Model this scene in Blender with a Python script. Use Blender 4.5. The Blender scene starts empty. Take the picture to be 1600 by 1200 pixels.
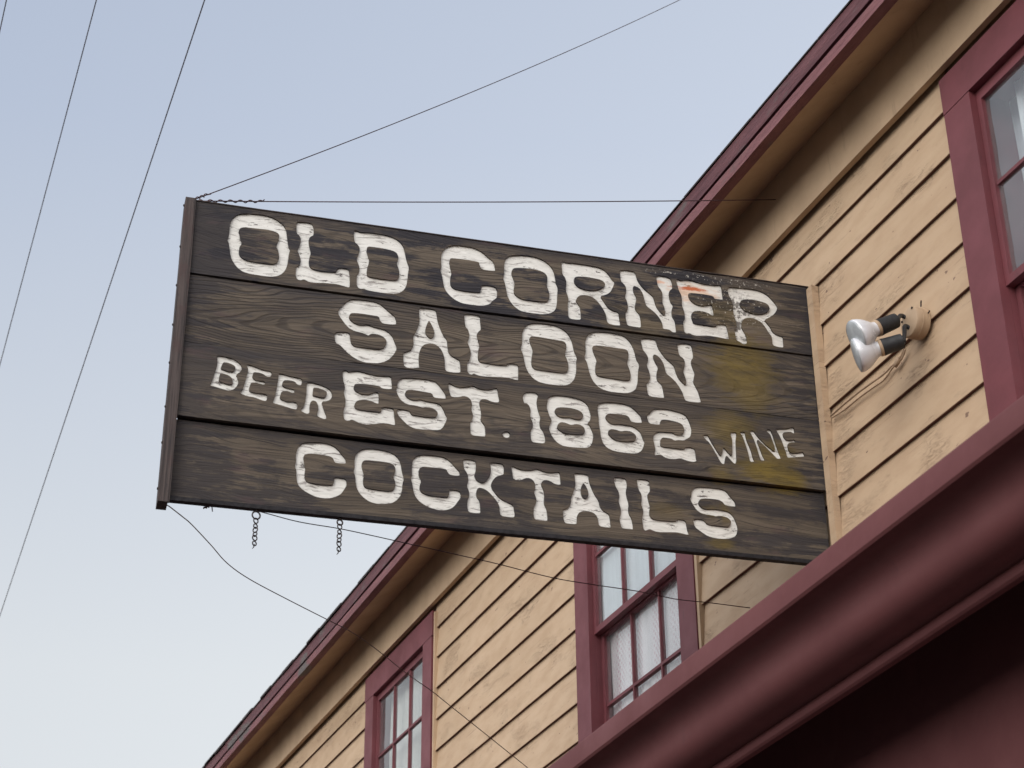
import bpy, bmesh, math, random
from mathutils import Vector, Matrix, noise
random.seed(7)
S = bpy.context.scene
COL = S.collection

# ---------------------------------------------------------------- camera
CAM = Vector((0, -3.4, 1.6))
R = ((0.37374618, -0.46360008, -0.80336091),
     (0.927499, 0.17960275, 0.32785433),
     (-0.00770747, -0.86765075, 0.49711445))   # image right, image down, view direction in world axes
F = 3026.79                                       # focal length in photo pixels (1600 wide)
cd = bpy.data.cameras.new('camera'); cam = bpy.data.objects.new('camera', cd); COL.objects.link(cam)
M = Matrix(((R[0][0], -R[0][1], -R[0][2], CAM.x), (R[1][0], -R[1][1], -R[1][2], CAM.y),
            (R[2][0], -R[2][1], -R[2][2], CAM.z), (0, 0, 0, 1)))
cam.matrix_world = M
cd.sensor_width = 36; cd.lens = F / 1600 * 36; cd.clip_start = 0.05; cd.clip_end = 3000
cd.dof.use_dof = True; cd.dof.focus_distance = 7.6; cd.dof.aperture_fstop = 6.3
S.camera = cam

# ---------------------------------------------------------------- sky, sun, exposure
SUN_EL, SUN_AZ = math.radians(22), math.radians(140)   # azimuth clockwise from +Y
w = bpy.data.worlds.new("World"); S.world = w; w.use_nodes = True
nt = w.node_tree; nt.nodes.clear()
wo = nt.nodes.new('ShaderNodeOutputWorld'); bg = nt.nodes.new('ShaderNodeBackground')
sky = nt.nodes.new('ShaderNodeTexSky'); sky.sky_type = 'NISHITA'; sky.sun_disc = False
sky.sun_elevation = SUN_EL; sky.sun_rotation = SUN_AZ; sky.air_density = 1.0; sky.dust_density = 2.5; sky.ozone_density = 1.5
tc = nt.nodes.new('ShaderNodeTexCoord'); sp = nt.nodes.new('ShaderNodeSeparateXYZ')
nt.links.new(tc.outputs['Generated'], sp.inputs[0])
rp = nt.nodes.new('ShaderNodeValToRGB'); nt.links.new(sp.outputs['Z'], rp.inputs[0])
e = rp.color_ramp.elements
e[0].position = 0.0; e[0].color = (9.6, 9.65, 9.55, 1)
e[1].position = 1.0; e[1].color = (3.5, 4.35, 6.0, 1)
a = rp.color_ramp.elements.new(0.36); a.color = (8.5, 8.8, 9.0, 1)
a = rp.color_ramp.elements.new(0.60); a.color = (5.75, 6.5, 7.95, 1)
mx = nt.nodes.new('ShaderNodeMix'); mx.data_type = 'RGBA'; mx.inputs[0].default_value = 0.8
nt.links.new(sky.outputs[0], mx.inputs[6]); nt.links.new(rp.outputs[0], mx.inputs[7])
# broad glow added round the sun, behind the viewer, to light the wall
sv = (math.sin(SUN_AZ) * math.cos(SUN_EL), math.cos(SUN_AZ) * math.cos(SUN_EL), math.sin(SUN_EL))
vd = nt.nodes.new('ShaderNodeVectorMath'); vd.operation = 'DOT_PRODUCT'; nt.links.new(tc.outputs['Generated'], vd.inputs[0]); vd.inputs[1].default_value = sv
vm = nt.nodes.new('ShaderNodeMath'); vm.operation = 'MAXIMUM'; nt.links.new(vd.outputs['Value'], vm.inputs[0]); vm.inputs[1].default_value = 0
vp = nt.nodes.new('ShaderNodeMath'); vp.operation = 'POWER'; nt.links.new(vm.outputs[0], vp.inputs[0]); vp.inputs[1].default_value = 1.5
ga = nt.nodes.new('ShaderNodeMix'); ga.data_type = 'RGBA'; ga.blend_type = 'ADD'; ga.clamp_result = False
# the sky pales towards the sunset side (camera right)
hd = nt.nodes.new('ShaderNodeVectorMath'); hd.operation = 'DOT_PRODUCT'; nt.links.new(tc.outputs['Generated'], hd.inputs[0]); hd.inputs[1].default_value = (0.38, 0.92, 0.0)
hr = nt.nodes.new('ShaderNodeMapRange'); nt.links.new(hd.outputs['Value'], hr.inputs[0]); hr.inputs[1].default_value = -0.25; hr.inputs[2].default_value = 0.30
hm = nt.nodes.new('ShaderNodeMix'); hm.data_type = 'RGBA'; hm.blend_type = 'ADD'; nt.links.new(hr.outputs[0], hm.inputs[0]); hm.inputs[7].default_value = (1.5, 1.4, 1.15, 1)
nt.links.new(mx.outputs[2], hm.inputs[6])
nt.links.new(vp.outputs[0], ga.inputs[0]); nt.links.new(hm.outputs[2], ga.inputs[6]); ga.inputs[7].default_value = (22.5, 21.2, 20.8, 1)
nt.links.new(ga.outputs[2], bg.inputs[0]); bg.inputs[1].default_value = 0.1
nt.links.new(bg.outputs[0], wo.inputs[0])
sd = bpy.data.lights.new('sun', 'SUN'); so = bpy.data.objects.new('sun', sd); COL.objects.link(so)
sd.energy = 0.7; sd.angle = math.radians(30); sd.color = (1.0, 0.95, 0.90)
sdir = Vector((math.sin(SUN_AZ) * math.cos(SUN_EL), math.cos(SUN_AZ) * math.cos(SUN_EL), math.sin(SUN_EL)))
so.rotation_euler = sdir.to_track_quat('Z', 'Y').to_euler()
S.view_settings.view_transform = 'Standard'; S.view_settings.look = 'None'
S.view_settings.exposure = 0.0; S.view_settings.gamma = 1.0
S.render.engine = 'CYCLES'

# ---------------------------------------------------------------- helpers
def ray(x, y):
    a, b = (x - 800) / F, (y - 600) / F
    return Vector([r[0] * a + r[1] * b + r[2] for r in R])
def at_y(x, y, Y=0.0):
    d = ray(x, y); return CAM + d * ((Y - CAM.y) / d.y)
def at_z(x, y, Z):
    d = ray(x, y); return CAM + d * ((Z - CAM.z) / d.z)
def at_x(x, y, X):
    d = ray(x, y); return CAM + d * ((X - CAM.x) / d.x)
def tag(o, label=None, cat=None, group=None, kind=None):
    if label: o['label'] = label
    if cat: o['category'] = cat
    if group: o['group'] = group
    if kind: o['kind'] = kind
    return o
def empty(name, loc, rz=0.0):
    o = bpy.data.objects.new(name, None); COL.objects.link(o); o.location = loc; o.rotation_euler = (0, 0, rz)
    o.empty_display_size = 0.1; return o
def mesh_obj(name, bm, mat, parent=None, smooth=False):
    bmesh.ops.recalc_face_normals(bm, faces=bm.faces)
    me = bpy.data.meshes.new(name); bm.to_mesh(me); bm.free()
    if smooth:
        for p in me.polygons: p.use_smooth = True
    for m in (mat if isinstance(mat, (list, tuple)) else [mat]): me.materials.append(m)
    o = bpy.data.objects.new(name, me); COL.objects.link(o)
    if parent: o.parent = parent
    return o
def box(bm, x0, x1, y0, y1, z0, z1, f=None, nx=1, mi=0):
    """box, optionally divided along x, each corner passed through f(Vector)"""
    f = f or (lambda v: v)
    rings = []
    for i in range(nx + 1):
        x = x0 + (x1 - x0) * i / nx
        rings.append([bm.verts.new(f(Vector(c))) for c in ((x, y0, z0), (x, y1, z0), (x, y1, z1), (x, y0, z1))])
    fs = [bm.faces.new(rings[0]), bm.faces.new(rings[-1][::-1])]
    for a, b in zip(rings, rings[1:]):
        for k in range(4): fs.append(bm.faces.new((a[k], b[k], b[(k + 1) % 4], a[(k + 1) % 4])))
    for q in fs: q.material_index = mi
def sweep_x(bm, prof, xs, f=None, closed=False):
    """profile of (y,z) swept along x positions"""
    f = f or (lambda v: v)
    rings = [[bm.verts.new(f(Vector((x, p[0], p[1])))) for p in prof] for x in xs]
    n = len(prof)
    for a, b in zip(rings, rings[1:]):
        for k in range(n if closed else n - 1):
            bm.faces.new((a[k], b[k], b[(k + 1) % n], a[(k + 1) % n]))
    if closed: bm.faces.new(rings[0]); bm.faces.new(rings[-1][::-1])
def tube(bm, pts, r, n=6, cap=True):
    pts = [Vector(p) for p in pts]
    rs = r if isinstance(r, (list, tuple)) else [r] * len(pts)
    up = None; rings = []
    for i, p in enumerate(pts):
        d = (pts[min(i + 1, len(pts) - 1)] - pts[max(i - 1, 0)]).normalized()
        if up is None:
            up = d.orthogonal().normalized()
        else:
            up = (up - d * up.dot(d)); up = up.normalized() if up.length > 1e-6 else d.orthogonal().normalized()
        s = d.cross(up)
        rings.append([bm.verts.new(p + (up * math.cos(2 * math.pi * k / n) + s * math.sin(2 * math.pi * k / n)) * rs[i]) for k in range(n)])
    for a, b in zip(rings, rings[1:]):
        for k in range(n): bm.faces.new((a[k], a[(k + 1) % n], b[(k + 1) % n], b[k]))
    if cap: bm.faces.new(rings[0][::-1]); bm.faces.new(rings[-1])
def lathe(bm, prof, o, d, n=28, mats=None):
    """profile of (distance along d, radius) revolved round axis o + t d"""
    d = Vector(d).normalized(); u = d.orthogonal().normalized(); v = d.cross(u); o = Vector(o)
    rings = []
    for t, r in prof:
        rings.append([bm.verts.new(o + d * t + (u * math.cos(2 * math.pi * k / n) + v * math.sin(2 * math.pi * k / n)) * max(r, 1e-5)) for k in range(n)])
    for j, (a, b) in enumerate(zip(rings, rings[1:])):
        for k in range(n):
            fc = bm.faces.new((a[k], a[(k + 1) % n], b[(k + 1) % n], b[k]))
            if mats: fc.material_index = mats[j]
    bm.faces.new(rings[0][::-1]); bm.faces.new(rings[-1])
def smooth_path(pts, n=6):
    out = []
    P = [Vector(p) for p in pts]
    for i in range(len(P) - 1):
        p0, p1, p2, p3 = P[max(i - 1, 0)], P[i], P[i + 1], P[min(i + 2, len(P) - 1)]
        for k in range(n):
            t = k / n
            out.append(0.5 * ((2 * p1) + (p2 - p0) * t + (2 * p0 - 5 * p1 + 4 * p2 - p3) * t * t + (3 * p1 - p0 - 3 * p2 + p3) * t ** 3))
    out.append(P[-1]); return out
def nz(x, y=0.0, z=0.0): return noise.noise(Vector((x, y, z)))

# ---------------------------------------------------------------- material helper
class NG:
    def __init__(s, name):
        s.m = bpy.data.materials.new(name); s.m.use_nodes = True; s.t = s.m.node_tree; s.t.nodes.clear()
        s.out = s.n('ShaderNodeOutputMaterial'); s.b = s.n('ShaderNodeBsdfPrincipled'); s.l(s.b.outputs[0], s.out.inputs[0])
        s.tc = s.n('ShaderNodeTexCoord')
    def n(s, k): return s.t.nodes.new(k)
    def l(s, a, b): s.t.links.new(a, b)
    def set(s, sock, v):
        if hasattr(v, 'is_linked'): s.l(v, sock)
        elif isinstance(v, (tuple, list)) and len(v) == 3 and sock.type == 'RGBA': sock.default_value = (*v, 1)
        else: sock.default_value = v
    def map(s, scale=(1, 1, 1), loc=(0, 0, 0), src=None):
        m = s.n('ShaderNodeMapping'); s.l(src or s.tc.outputs['Object'], m.inputs[0])
        m.inputs['Scale'].default_value = scale; m.inputs['Location'].default_value = loc; return m.outputs[0]
    def noise(s, vec, scale, detail=4, rough=.55, dist=0):
        q = s.n('ShaderNodeTexNoise'); s.l(vec, q.inputs['Vector']); q.inputs['Scale'].default_value = scale
        q.inputs['Detail'].default_value = detail; q.inputs['Roughness'].default_value = rough; q.inputs['Distortion'].default_value = dist
        return q.outputs[0]
    def vor(s, vec, scale, out='Distance', feat='F1'):
        q = s.n('ShaderNodeTexVoronoi'); s.l(vec, q.inputs['Vector']); q.feature = feat; q.inputs['Scale'].default_value = scale
        return q.outputs[out]
    def math(s, op, a, b=0.0, c=0.0):
        q = s.n('ShaderNodeMath'); q.operation = op
        for i, v in enumerate((a, b, c)): s.set(q.inputs[i], v)
        return q.outputs[0]
    def rng(s, v, a, b, c=0.0, d=1.0, smooth=True):
        q = s.n('ShaderNodeMapRange'); s.set(q.inputs[0], v)
        q.interpolation_type = 'SMOOTHSTEP' if smooth else 'LINEAR'
        for i, k in enumerate((a, b, c, d)): q.inputs[i + 1].default_value = k
        return q.outputs[0]
    def mix(s, f, a, b, mode='MIX'):
        q = s.n('ShaderNodeMix'); q.data_type = 'RGBA'; q.blend_type = mode
        s.set(q.inputs[0], f); s.set(q.inputs[6], a); s.set(q.inputs[7], b); return q.outputs[2]
    def sep(s, v=None):
        q = s.n('ShaderNodeSeparateXYZ'); s.l(v or s.tc.outputs['Object'], q.inputs[0]); return q.outputs
    def comb(s, x, y, z):
        q = s.n('ShaderNodeCombineXYZ')
        for i, v in enumerate((x, y, z)): s.set(q.inputs[i], v)
        return q.outputs[0]
    def spot(s, x, z, rx, rz, edge=None):
        """soft elliptical patch round object-space (x, z); edge: noise socket breaking its outline"""
        o = s.sep(); dx = s.math('DIVIDE', s.math('SUBTRACT', o[0], x), rx); dz = s.math('DIVIDE', s.math('SUBTRACT', o[2], z), rz)
        r = s.math('SQRT', s.math('ADD', s.math('MULTIPLY', dx, dx), s.math('MULTIPLY', dz, dz)))
        if edge is not None: r = s.math('ADD', r, s.math('MULTIPLY', s.math('SUBTRACT', edge, .5), 2.6))
        return s.rng(r, .35, 1.05, 1, 0)
    def bump(s, h, strength=.4, dist=.002, prev=None):
        q = s.n('ShaderNodeBump'); q.inputs['Strength'].default_value = strength; q.inputs['Distance'].default_value = dist
        s.l(h, q.inputs['Height'])
        if prev is not None: s.l(prev, q.inputs['Normal'])
        return q.outputs[0]
    def done(s, col, rough=.7, normal=None, spec=.3, metal=0.0):
        s.set(s.b.inputs['Base Color'], col); s.set(s.b.inputs['Roughness'], rough)
        s.b.inputs['Specular IOR Level'].default_value = spec; s.b.inputs['Metallic'].default_value = metal
        if normal is not None: s.l(normal, s.b.inputs['Normal'])
        return s.m

def siding_mat():
    g = NG('tan_clapboard_paint')
    v = g.tc.outputs['Object']
    big = g.noise(g.map((.5, 1, .9)), 1.3, 3)
    mid = g.noise(g.map((1, 1, 3)), 5, 5)
    fine = g.noise(v, 130, 3)
    c = g.mix(g.rng(big, .3, .7), (.435, .318, .208), (.50, .372, .250))
    c = g.mix(g.rng(mid, .35, .75), c, g.mix(.5, c, (.36, .25, .16)))
    grime = g.rng(g.noise(g.map((3, 1, 9)), 3.2, 5, .65), .56, .74)
    c = g.mix(g.math('MULTIPLY', grime, .3), c, (.20, .145, .10))
    # alligatored, lifted paint running with the grain, only in some areas
    crk = g.noise(g.map((7, 7, 38), src=v), 2.2, 6, .7, .6)
    line = g.rng(g.math('ABSOLUTE', g.math('SUBTRACT', crk, .5)), .0, .022, 1, 0)
    where = g.rng(g.noise(g.map((1.2, 1, 2.4), (3, 0, 1)), 1.9, 3), .53, .66)
    line = g.math('MULTIPLY', line, where)
    chip = g.rng(g.noise(g.map((1, 1, 1.7)), 19, 2), .715, .735)
    c = g.mix(g.math('MULTIPLY', line, .5), c, (.23, .155, .105))
    hair = g.rng(g.noise(g.map((2.4, 1, 105)), 1.0, 4, .65), .615, .655)
    hair = g.math('MULTIPLY', hair, g.rng(g.noise(g.map((.9, 1, 2.2), (8, 0, 0)), 1.7, 2), .44, .60))
    c = g.mix(g.math('MULTIPLY', hair, .55), c, (.19, .125, .085))
    c = g.mix(g.math('MULTIPLY', chip, .75), c, (.11, .06, .05))
    h = g.math('ADD', g.math('MULTIPLY', line, -1.0), g.math('ADD', g.math('MULTIPLY', fine, .12), g.math('MULTIPLY', mid, .6)))
    return g.done(c, g.rng(mid, .3, .7, .62, .8), g.bump(h, .6, .004), .25)
def trim_mat(name, base, dark, wear=.4, rough=.5):
    g = NG(name)
    mid = g.noise(g.map((1, 1, 1)), 4, 5, .6)
    fine = g.noise(g.map((1, 1, 1)), 60, 4)
    c = g.mix(g.rng(mid, .3, .7), base, g.mix(wear, base, dark))
    st = g.rng(g.noise(g.map((8, 8, 1.5)), 3, 5, .7), .60, .72)
    c = g.mix(g.math('MULTIPLY', st, wear), c, dark)
    return g.done(c, g.rng(mid, .3, .7, rough, rough + .18), g.bump(g.math('ADD', g.math('MULTIPLY', fine, .3), mid), .35, .002), .35)
def fascia_mat(name, c_lo, c_hi):
    g = NG(name)
    n1 = g.noise(g.map((1.2, 5, 14)), 2.5, 6, .65)
    n2 = g.noise(g.map((2, 6, 6)), 6, 5, .7)
    c = g.mix(g.rng(n1, .3, .7), c_lo, c_hi)
    c = g.mix(g.rng(n2, .62, .72), c, (.07, .045, .045))
    g2 = g.rng(g.noise(g.map((1, 3, 3)), 1.6, 4, .6), .60, .68)
    c = g.mix(g2, c, (.10, .085, .08))
    return g.done(c, .62, g.bump(g.math('ADD', n1, n2), .9, .008), .3)
ARCH = [(-1.15, 1.10), (-1.62, .745), (-.55, .40), (-.9, -.05)]; REACH = [(.22, .20), (.05, .12), (.10, .10), (.10, .12)]; BLK = [1.0, .4, .6, .75]
def wood_mat(i, ztop, zbot, seed, grainy, shade):
    g = NG('weathered_sign_wood')
    o = g.sep()
    wob = g.noise(g.map((1.1, 1, 4), (seed, 0, seed * .7)), 1.5, 2, .5)
    zz = g.math('ADD', o[2], g.math('MULTIPLY', g.math('SUBTRACT', wob, .5), .16))
    # growth rings cut as long arches: thin dark latewood lines
    cx, cz = ARCH[i]
    dx = g.math('MULTIPLY', g.math('SUBTRACT', o[0], cx), .105); dz = g.math('SUBTRACT', zz, cz)
    rr = g.math('SQRT', g.math('ADD', g.math('ADD', g.math('MULTIPLY', dx, dx), g.math('MULTIPLY', dz, dz)), .0006))
    rr = g.math('ADD', rr, g.math('MULTIPLY', g.noise(g.comb(g.math('MULTIPLY', o[0], 1.2), 0.0, g.math('MULTIPLY', o[2], 9.0)), 1.0, 3), .012))
    sn = g.math('SINE', g.math('MULTIPLY', rr, 620.0))
    lines = g.rng(sn, .25, .95)
    fine = g.noise(g.comb(g.math('MULTIPLY', o[0], 2.6), 0.0, g.math('MULTIPLY', zz, 150.0)), 1.0, 6, .68)
    med = g.noise(g.comb(g.math('MULTIPLY', o[0], 1.1), seed, g.math('MULTIPLY', zz, 34.0)), 1.0, 5, .62)
    streak = g.noise(g.comb(g.math('MULTIPLY', o[0], 2.0), seed, g.math('MULTIPLY', o[2], 42.0)), 1.0, 6, .72)
    blot = g.noise(g.map((1.8, 1, 4.2), (seed * 2, 1, 0)), 2.4, 6, .66)
    light = tuple(k * shade for k in (.146, .119, .089)); mid = tuple(k * shade for k in (.087, .071, .055)); dk = (.020, .018, .019)
    c = g.mix(g.rng(med, .34, .66), mid, light)
    lft = g.rng(o[0], -.7, -1.5, .55, 1)
    c = g.mix(g.math('MULTIPLY', g.math('MULTIPLY', g.rng(fine, .47, .62), .5), lft), c, dk)
    c = g.mix(g.math('MULTIPLY', g.math('MULTIPLY', lines, lft), .75 * grainy), c, (.040, .033, .028))
    # blackened by weather: blotches broken along the grain, and long tongues running in from the ends
    st = g.math('MULTIPLY', g.rng(g.math('ADD', g.math('MULTIPLY', blot, .7), g.math('MULTIPLY', streak, .5)), .575, .665), 1.0)
    xt = g.math('ADD', o[0], g.math('MULTIPLY', g.math('SUBTRACT', streak, .5), 1.1))
    xt = g.math('ADD', xt, g.math('MULTIPLY', g.math('SUBTRACT', blot, .5), .9))
    e2 = g.math('MAXIMUM', g.math('MULTIPLY', g.rng(xt, -2.30 + REACH[i][0], -2.30 + REACH[i][0] - .12, 0, 1), 1.0), g.rng(xt, -.02 - REACH[i][1], .10 - REACH[i][1], 0, 1))
    chk = g.noise(g.comb(g.math('MULTIPLY', o[0], 2.2), seed, g.math('MULTIPLY', zz, 260.0)), 1.0, 3, .6)
    c = g.mix(g.math('MULTIPLY', g.rng(chk, .615, .66), .85), c, (.012, .011, .012))
    dkm = g.math('MAXIMUM', g.math('MULTIPLY', st, BLK[i]), g.math('MULTIPLY', e2, .82))
    # darker along the plank joints, broken by noise
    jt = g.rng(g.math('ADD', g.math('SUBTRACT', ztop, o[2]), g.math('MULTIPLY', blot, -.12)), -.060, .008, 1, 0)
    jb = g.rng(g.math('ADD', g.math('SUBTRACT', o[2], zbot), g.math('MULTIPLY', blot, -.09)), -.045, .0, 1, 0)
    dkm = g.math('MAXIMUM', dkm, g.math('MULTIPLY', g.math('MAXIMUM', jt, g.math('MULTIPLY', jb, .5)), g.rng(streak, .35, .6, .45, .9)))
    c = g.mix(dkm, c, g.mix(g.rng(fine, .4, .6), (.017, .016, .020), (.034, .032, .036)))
    pur = g.rng(g.noise(g.map((2, 1, 6), (4, 0, seed)), 3, 4), .58, .70)
    c = g.mix(g.math('MULTIPLY', pur, .35), c, (.075, .047, .05))
    # yellow-green growth
    ed = g.noise(g.map((3.2, 1, 13), (seed, 2, 3)), 3.0, 6, .72)
    sp = None
    for (x, z, rx, rz, a) in ((-.30, .80, .17, .19, .75), (-.27, .70, .10, .12, .6), (-.36, 1.02, .18, .07, .3), (-.36, .53, .12, .10, .6), (-.20, .44, .11, .09, .65), (-.24, .38, .13, .08, .95), (-.16, .35, .10, .07, .95),
                              (-.41, .345, .06, .04, .55), (-.455, .20, .05, .03, .5), (-.40, .20, .03, .05, .45), (-.42, .08, .06, .03, .65), (-.62, .19, .10, .04, .25), (-.70, .92, .2, .1, .15)):
        q = g.math('MULTIPLY', g.spot(x, z, rx, rz, ed), a); sp = q if sp is None else g.math('MAXIMUM', sp, q)
    yc = g.mix(g.rng(ed, .35, .65), (.085, .062, .018), (.175, .125, .020))
    c = g.mix(g.math('MULTIPLY', sp, .85), c, yc)
    # white paint spatter near the last letter
    spk = g.math('MULTIPLY', g.rng(g.noise(g.tc.outputs['Object'], 95, 3, .6), .61, .64), g.spot(-.34, 1.09, .20, .16, ed))
    spk2 = g.math('MULTIPLY', g.rng(g.noise(g.tc.outputs['Object'], 80, 3, .6), .58, .62), g.rng(g.math('ABSOLUTE', g.math('SUBTRACT', o[2], 1.168)), .005, .014, 1, 0))
    spk2 = g.math('MULTIPLY', spk2, g.rng(g.math('ABSOLUTE', g.math('ADD', o[0], .42)), .15, .3, 1, 0))
    c = g.mix(g.math('MULTIPLY', g.math('MAXIMUM', spk, spk2), .7), c, (.5, .48, .43))
    h = g.math('ADD', g.math('MULTIPLY', fine, 1.0), g.math('MULTIPLY', lines, -.5 * grainy))
    return g.done(c, g.rng(fine, .3, .7, .72, .88), g.bump(h, .8, .004), .25)
def letter_mat():
    g = NG('cracked_white_letter_paint')
    o = g.sep(); v = g.tc.outputs['Object']
    wv = g.math('ADD', o[2], g.math('MULTIPLY', g.noise(g.map((3, 1, 5)), 2.0, 2), .07))
    gr = g.noise(g.comb(g.math('MULTIPLY', o[0], 11.0), 0.0, g.math('MULTIPLY', wv, 120.0)), 1.0, 5, .72)
    big = g.noise(g.map((1.4, 1, 2.2), (5, 0, 2)), 2.6, 3, .6)
    zone = g.math('MULTIPLY', g.rng(big, .34, .54), g.rng(o[0], -.55, -.95, .35, 1))
    crk = g.math('MULTIPLY', g.rng(gr, .545, .60), zone)
    chip = g.math('MULTIPLY', g.rng(g.noise(g.map((11, 1, 34)), 1.6, 5, .74), .59, .615), g.rng(g.noise(g.map((3, 1, 3), (9, 0, 0)), 2.6, 2), .45, .53))
    dirt = g.noise(g.map((5, 1, 22)), 2.4, 5, .65)
    c = g.mix(g.rng(dirt, .35, .72), (.665, .665, .63), (.55, .55, .515))
    c = g.mix(g.math('MULTIPLY', g.rng(gr, .5, .62), .20), c, (.36, .34, .31))
    c = g.mix(g.math('MULTIPLY', crk, .72), c, (.12, .10, .095))
    c = g.mix(g.math('MULTIPLY', chip, .85), c, (.055, .043, .040))
    ed = g.noise(g.map((9, 1, 30), (1, 2, 3)), 2.0, 5, .7)
    halo = g.spot(-.475, 1.095, .12, .05, ed)
    c = g.mix(g.math('MULTIPLY', halo, .5), c, (.62, .34, .17))
    c = g.mix(g.math('MULTIPLY', g.spot(-.485, 1.115, .085, .011, ed), .95), c, (.42, .10, .03))
    c = g.mix(g.math('MULTIPLY', g.spot(-.61, 1.125, .04, .010, ed), .6), c, (.60, .26, .12))
    # last letter: paint lost in patches
    er = g.math('MULTIPLY', g.rng(g.noise(v, 42, 5, .7), .46, .54), g.spot(-.30, 1.0, .085, .16, ed))
    er2 = g.math('MULTIPLY', g.rng(g.noise(g.map((1, 1, 1), (2, 2, 2)), 30, 5, .7), .47, .55), g.spot(-.385, 1.05, .04, .05, ed))
    c = g.mix(g.math('MULTIPLY', g.math('MAXIMUM', er, er2), .85), c, (.07, .06, .05))
    h = g.math('ADD', g.math('MULTIPLY', gr, -.8), g.math('MULTIPLY', g.math('ADD', crk, chip), -1.0))
    return g.done(c, .6, g.bump(h, .35, .002), .3)
def plain(name, col, rough=.5, metal=0.0, spec=.4, var=.25, scale=20, bump=.2):
    g = NG(name); n = g.noise(g.tc.outputs['Object'], scale, 5, .6)
    c = g.mix(g.rng(n, .3, .7), col, tuple(k * (1 - var) for k in col))
    return g.done(c, g.rng(n, .3, .7, rough * .9, min(1, rough * 1.15)), g.bump(n, bump, .001), spec, metal)
def glass_mat():
    g = NG('old_window_glass'); g.t.nodes.remove(g.b)
    tr = g.n('ShaderNodeBsdfTransparent'); tr.inputs[0].default_value = (.90, .92, .92, 1)
    gl = g.n('ShaderNodeBsdfGlossy'); gl.inputs['Roughness'].default_value = .03
    fr = g.n('ShaderNodeFresnel'); fr.inputs[0].default_value = 1.52
    h = g.noise(g.tc.outputs['Object'], 3.5, 2); b = g.bump(h, .25, .02); g.l(b, gl.inputs['Normal']); g.l(b, fr.inputs['Normal'])
    dirt = g.noise(g.map((1, 1, 1)), 2.5, 5, .6)
    df = g.n('ShaderNodeBsdfDiffuse'); df.inputs[0].default_value = (.55, .57, .58, 1)
    m0 = g.n('ShaderNodeMixShader'); g.l(g.rng(dirt, .3, .8, .03, .12), m0.inputs[0]); g.l(tr.outputs[0], m0.inputs[1]); g.l(df.outputs[0], m0.inputs[2])
    m1 = g.n('ShaderNodeMixShader'); geo = g.n('ShaderNodeNewGeometry'); g.l(g.math('MULTIPLY', g.math('ADD', g.math('MULTIPLY', fr.outputs[0], 1.2), .05), g.math('SUBTRACT', 1.0, geo.outputs['Backfacing'])), m1.inputs[0]); g.l(m0.outputs[0], m1.inputs[1]); g.l(gl.outputs[0], m1.inputs[2])
    g.l(m1.outputs[0], g.out.inputs[0]); return g.m
def curtain_mat(name, c0, c1, pattern):
    g = NG(name); o = g.sep()
    fold = g.noise(g.map((16, 1, .5)), 1.5, 3, .6)
    c = g.mix(g.rng(fold, .3, .7), c0, tuple(k * .9 for k in c0))
    if pattern:
        u = g.math('SINE', g.math('MULTIPLY', o[0], 230.0)); w_ = g.math('SINE', g.math('MULTIPLY', o[2], 190.0))
        p = g.rng(g.math('MULTIPLY', u, w_), .05, .5)
        band = g.rng(g.noise(g.map((7, 1, .6), (3, 0, 0)), 1.4, 2), .40, .55)
        c = g.mix(g.math('MULTIPLY', g.math('MULTIPLY', p, band), .75), c, c1)
    return g.done(c, .9, g.bump(fold, .3, .01), .1)

M_SIDE = siding_mat()
M_TAN = trim_mat('tan_trim_paint', (.48, .352, .230), (.25, .18, .12), .35, .6)
M_MAROON = trim_mat('maroon_trim_paint', (.150, .040, .048), (.085, .027, .032), .55, .5)
M_CORN = trim_mat('maroon_cornice_paint', (.115, .034, .035), (.080, .025, .027), .45, .6)
M_FASC = fascia_mat('weathered_maroon_fascia', (.078, .026, .032), (.125, .048, .054))
M_MOULD = fascia_mat('faded_maroon_moulding', (.13, .048, .054), (.195, .082, .085))
M_SHIN = plain('asphalt_shingle', (.055, .045, .045), .9, 0, .2, .5, 40, .6)
M_GLASS = glass_mat()
M_CURT = curtain_mat('white_net_curtain', (.93, .88, .90), (.68, .44, .50), True)
M_BLIND = curtain_mat('grey_white_blind', (.82, .86, .90), (.5, .5, .5), False)
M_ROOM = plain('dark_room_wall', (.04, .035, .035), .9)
M_IRON = plain('rusty_dark_iron', (.050, .037, .034), .6, .5, .4, .4, 90, .5)
M_RAIL = plain('black_angle_iron_and_backing', (.011, .010, .013), .75, .1, .4, .4, 60, .3)
M_LET = letter_mat()
M_WIRE = plain('dark_wire', (.065, .033, .038), .5, .6, .4, .2, 100, .1)
M_SOCK = plain('black_rubber_socket', (.022, .024, .026), .55, 0, .4, .3, 60, .3)
M_LAMPBOX = trim_mat('tan_painted_metal', (.48, .35, .23), (.2, .15, .1), .5, .5)
M_CABLE = plain('tan_painted_cable', (.42, .30, .20), .6, 0, .3, .3, 60, .2)
M_STEEL = plain('hook_steel', (.055, .045, .045), .45, .7, .5, .4, 200, .2)
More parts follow.
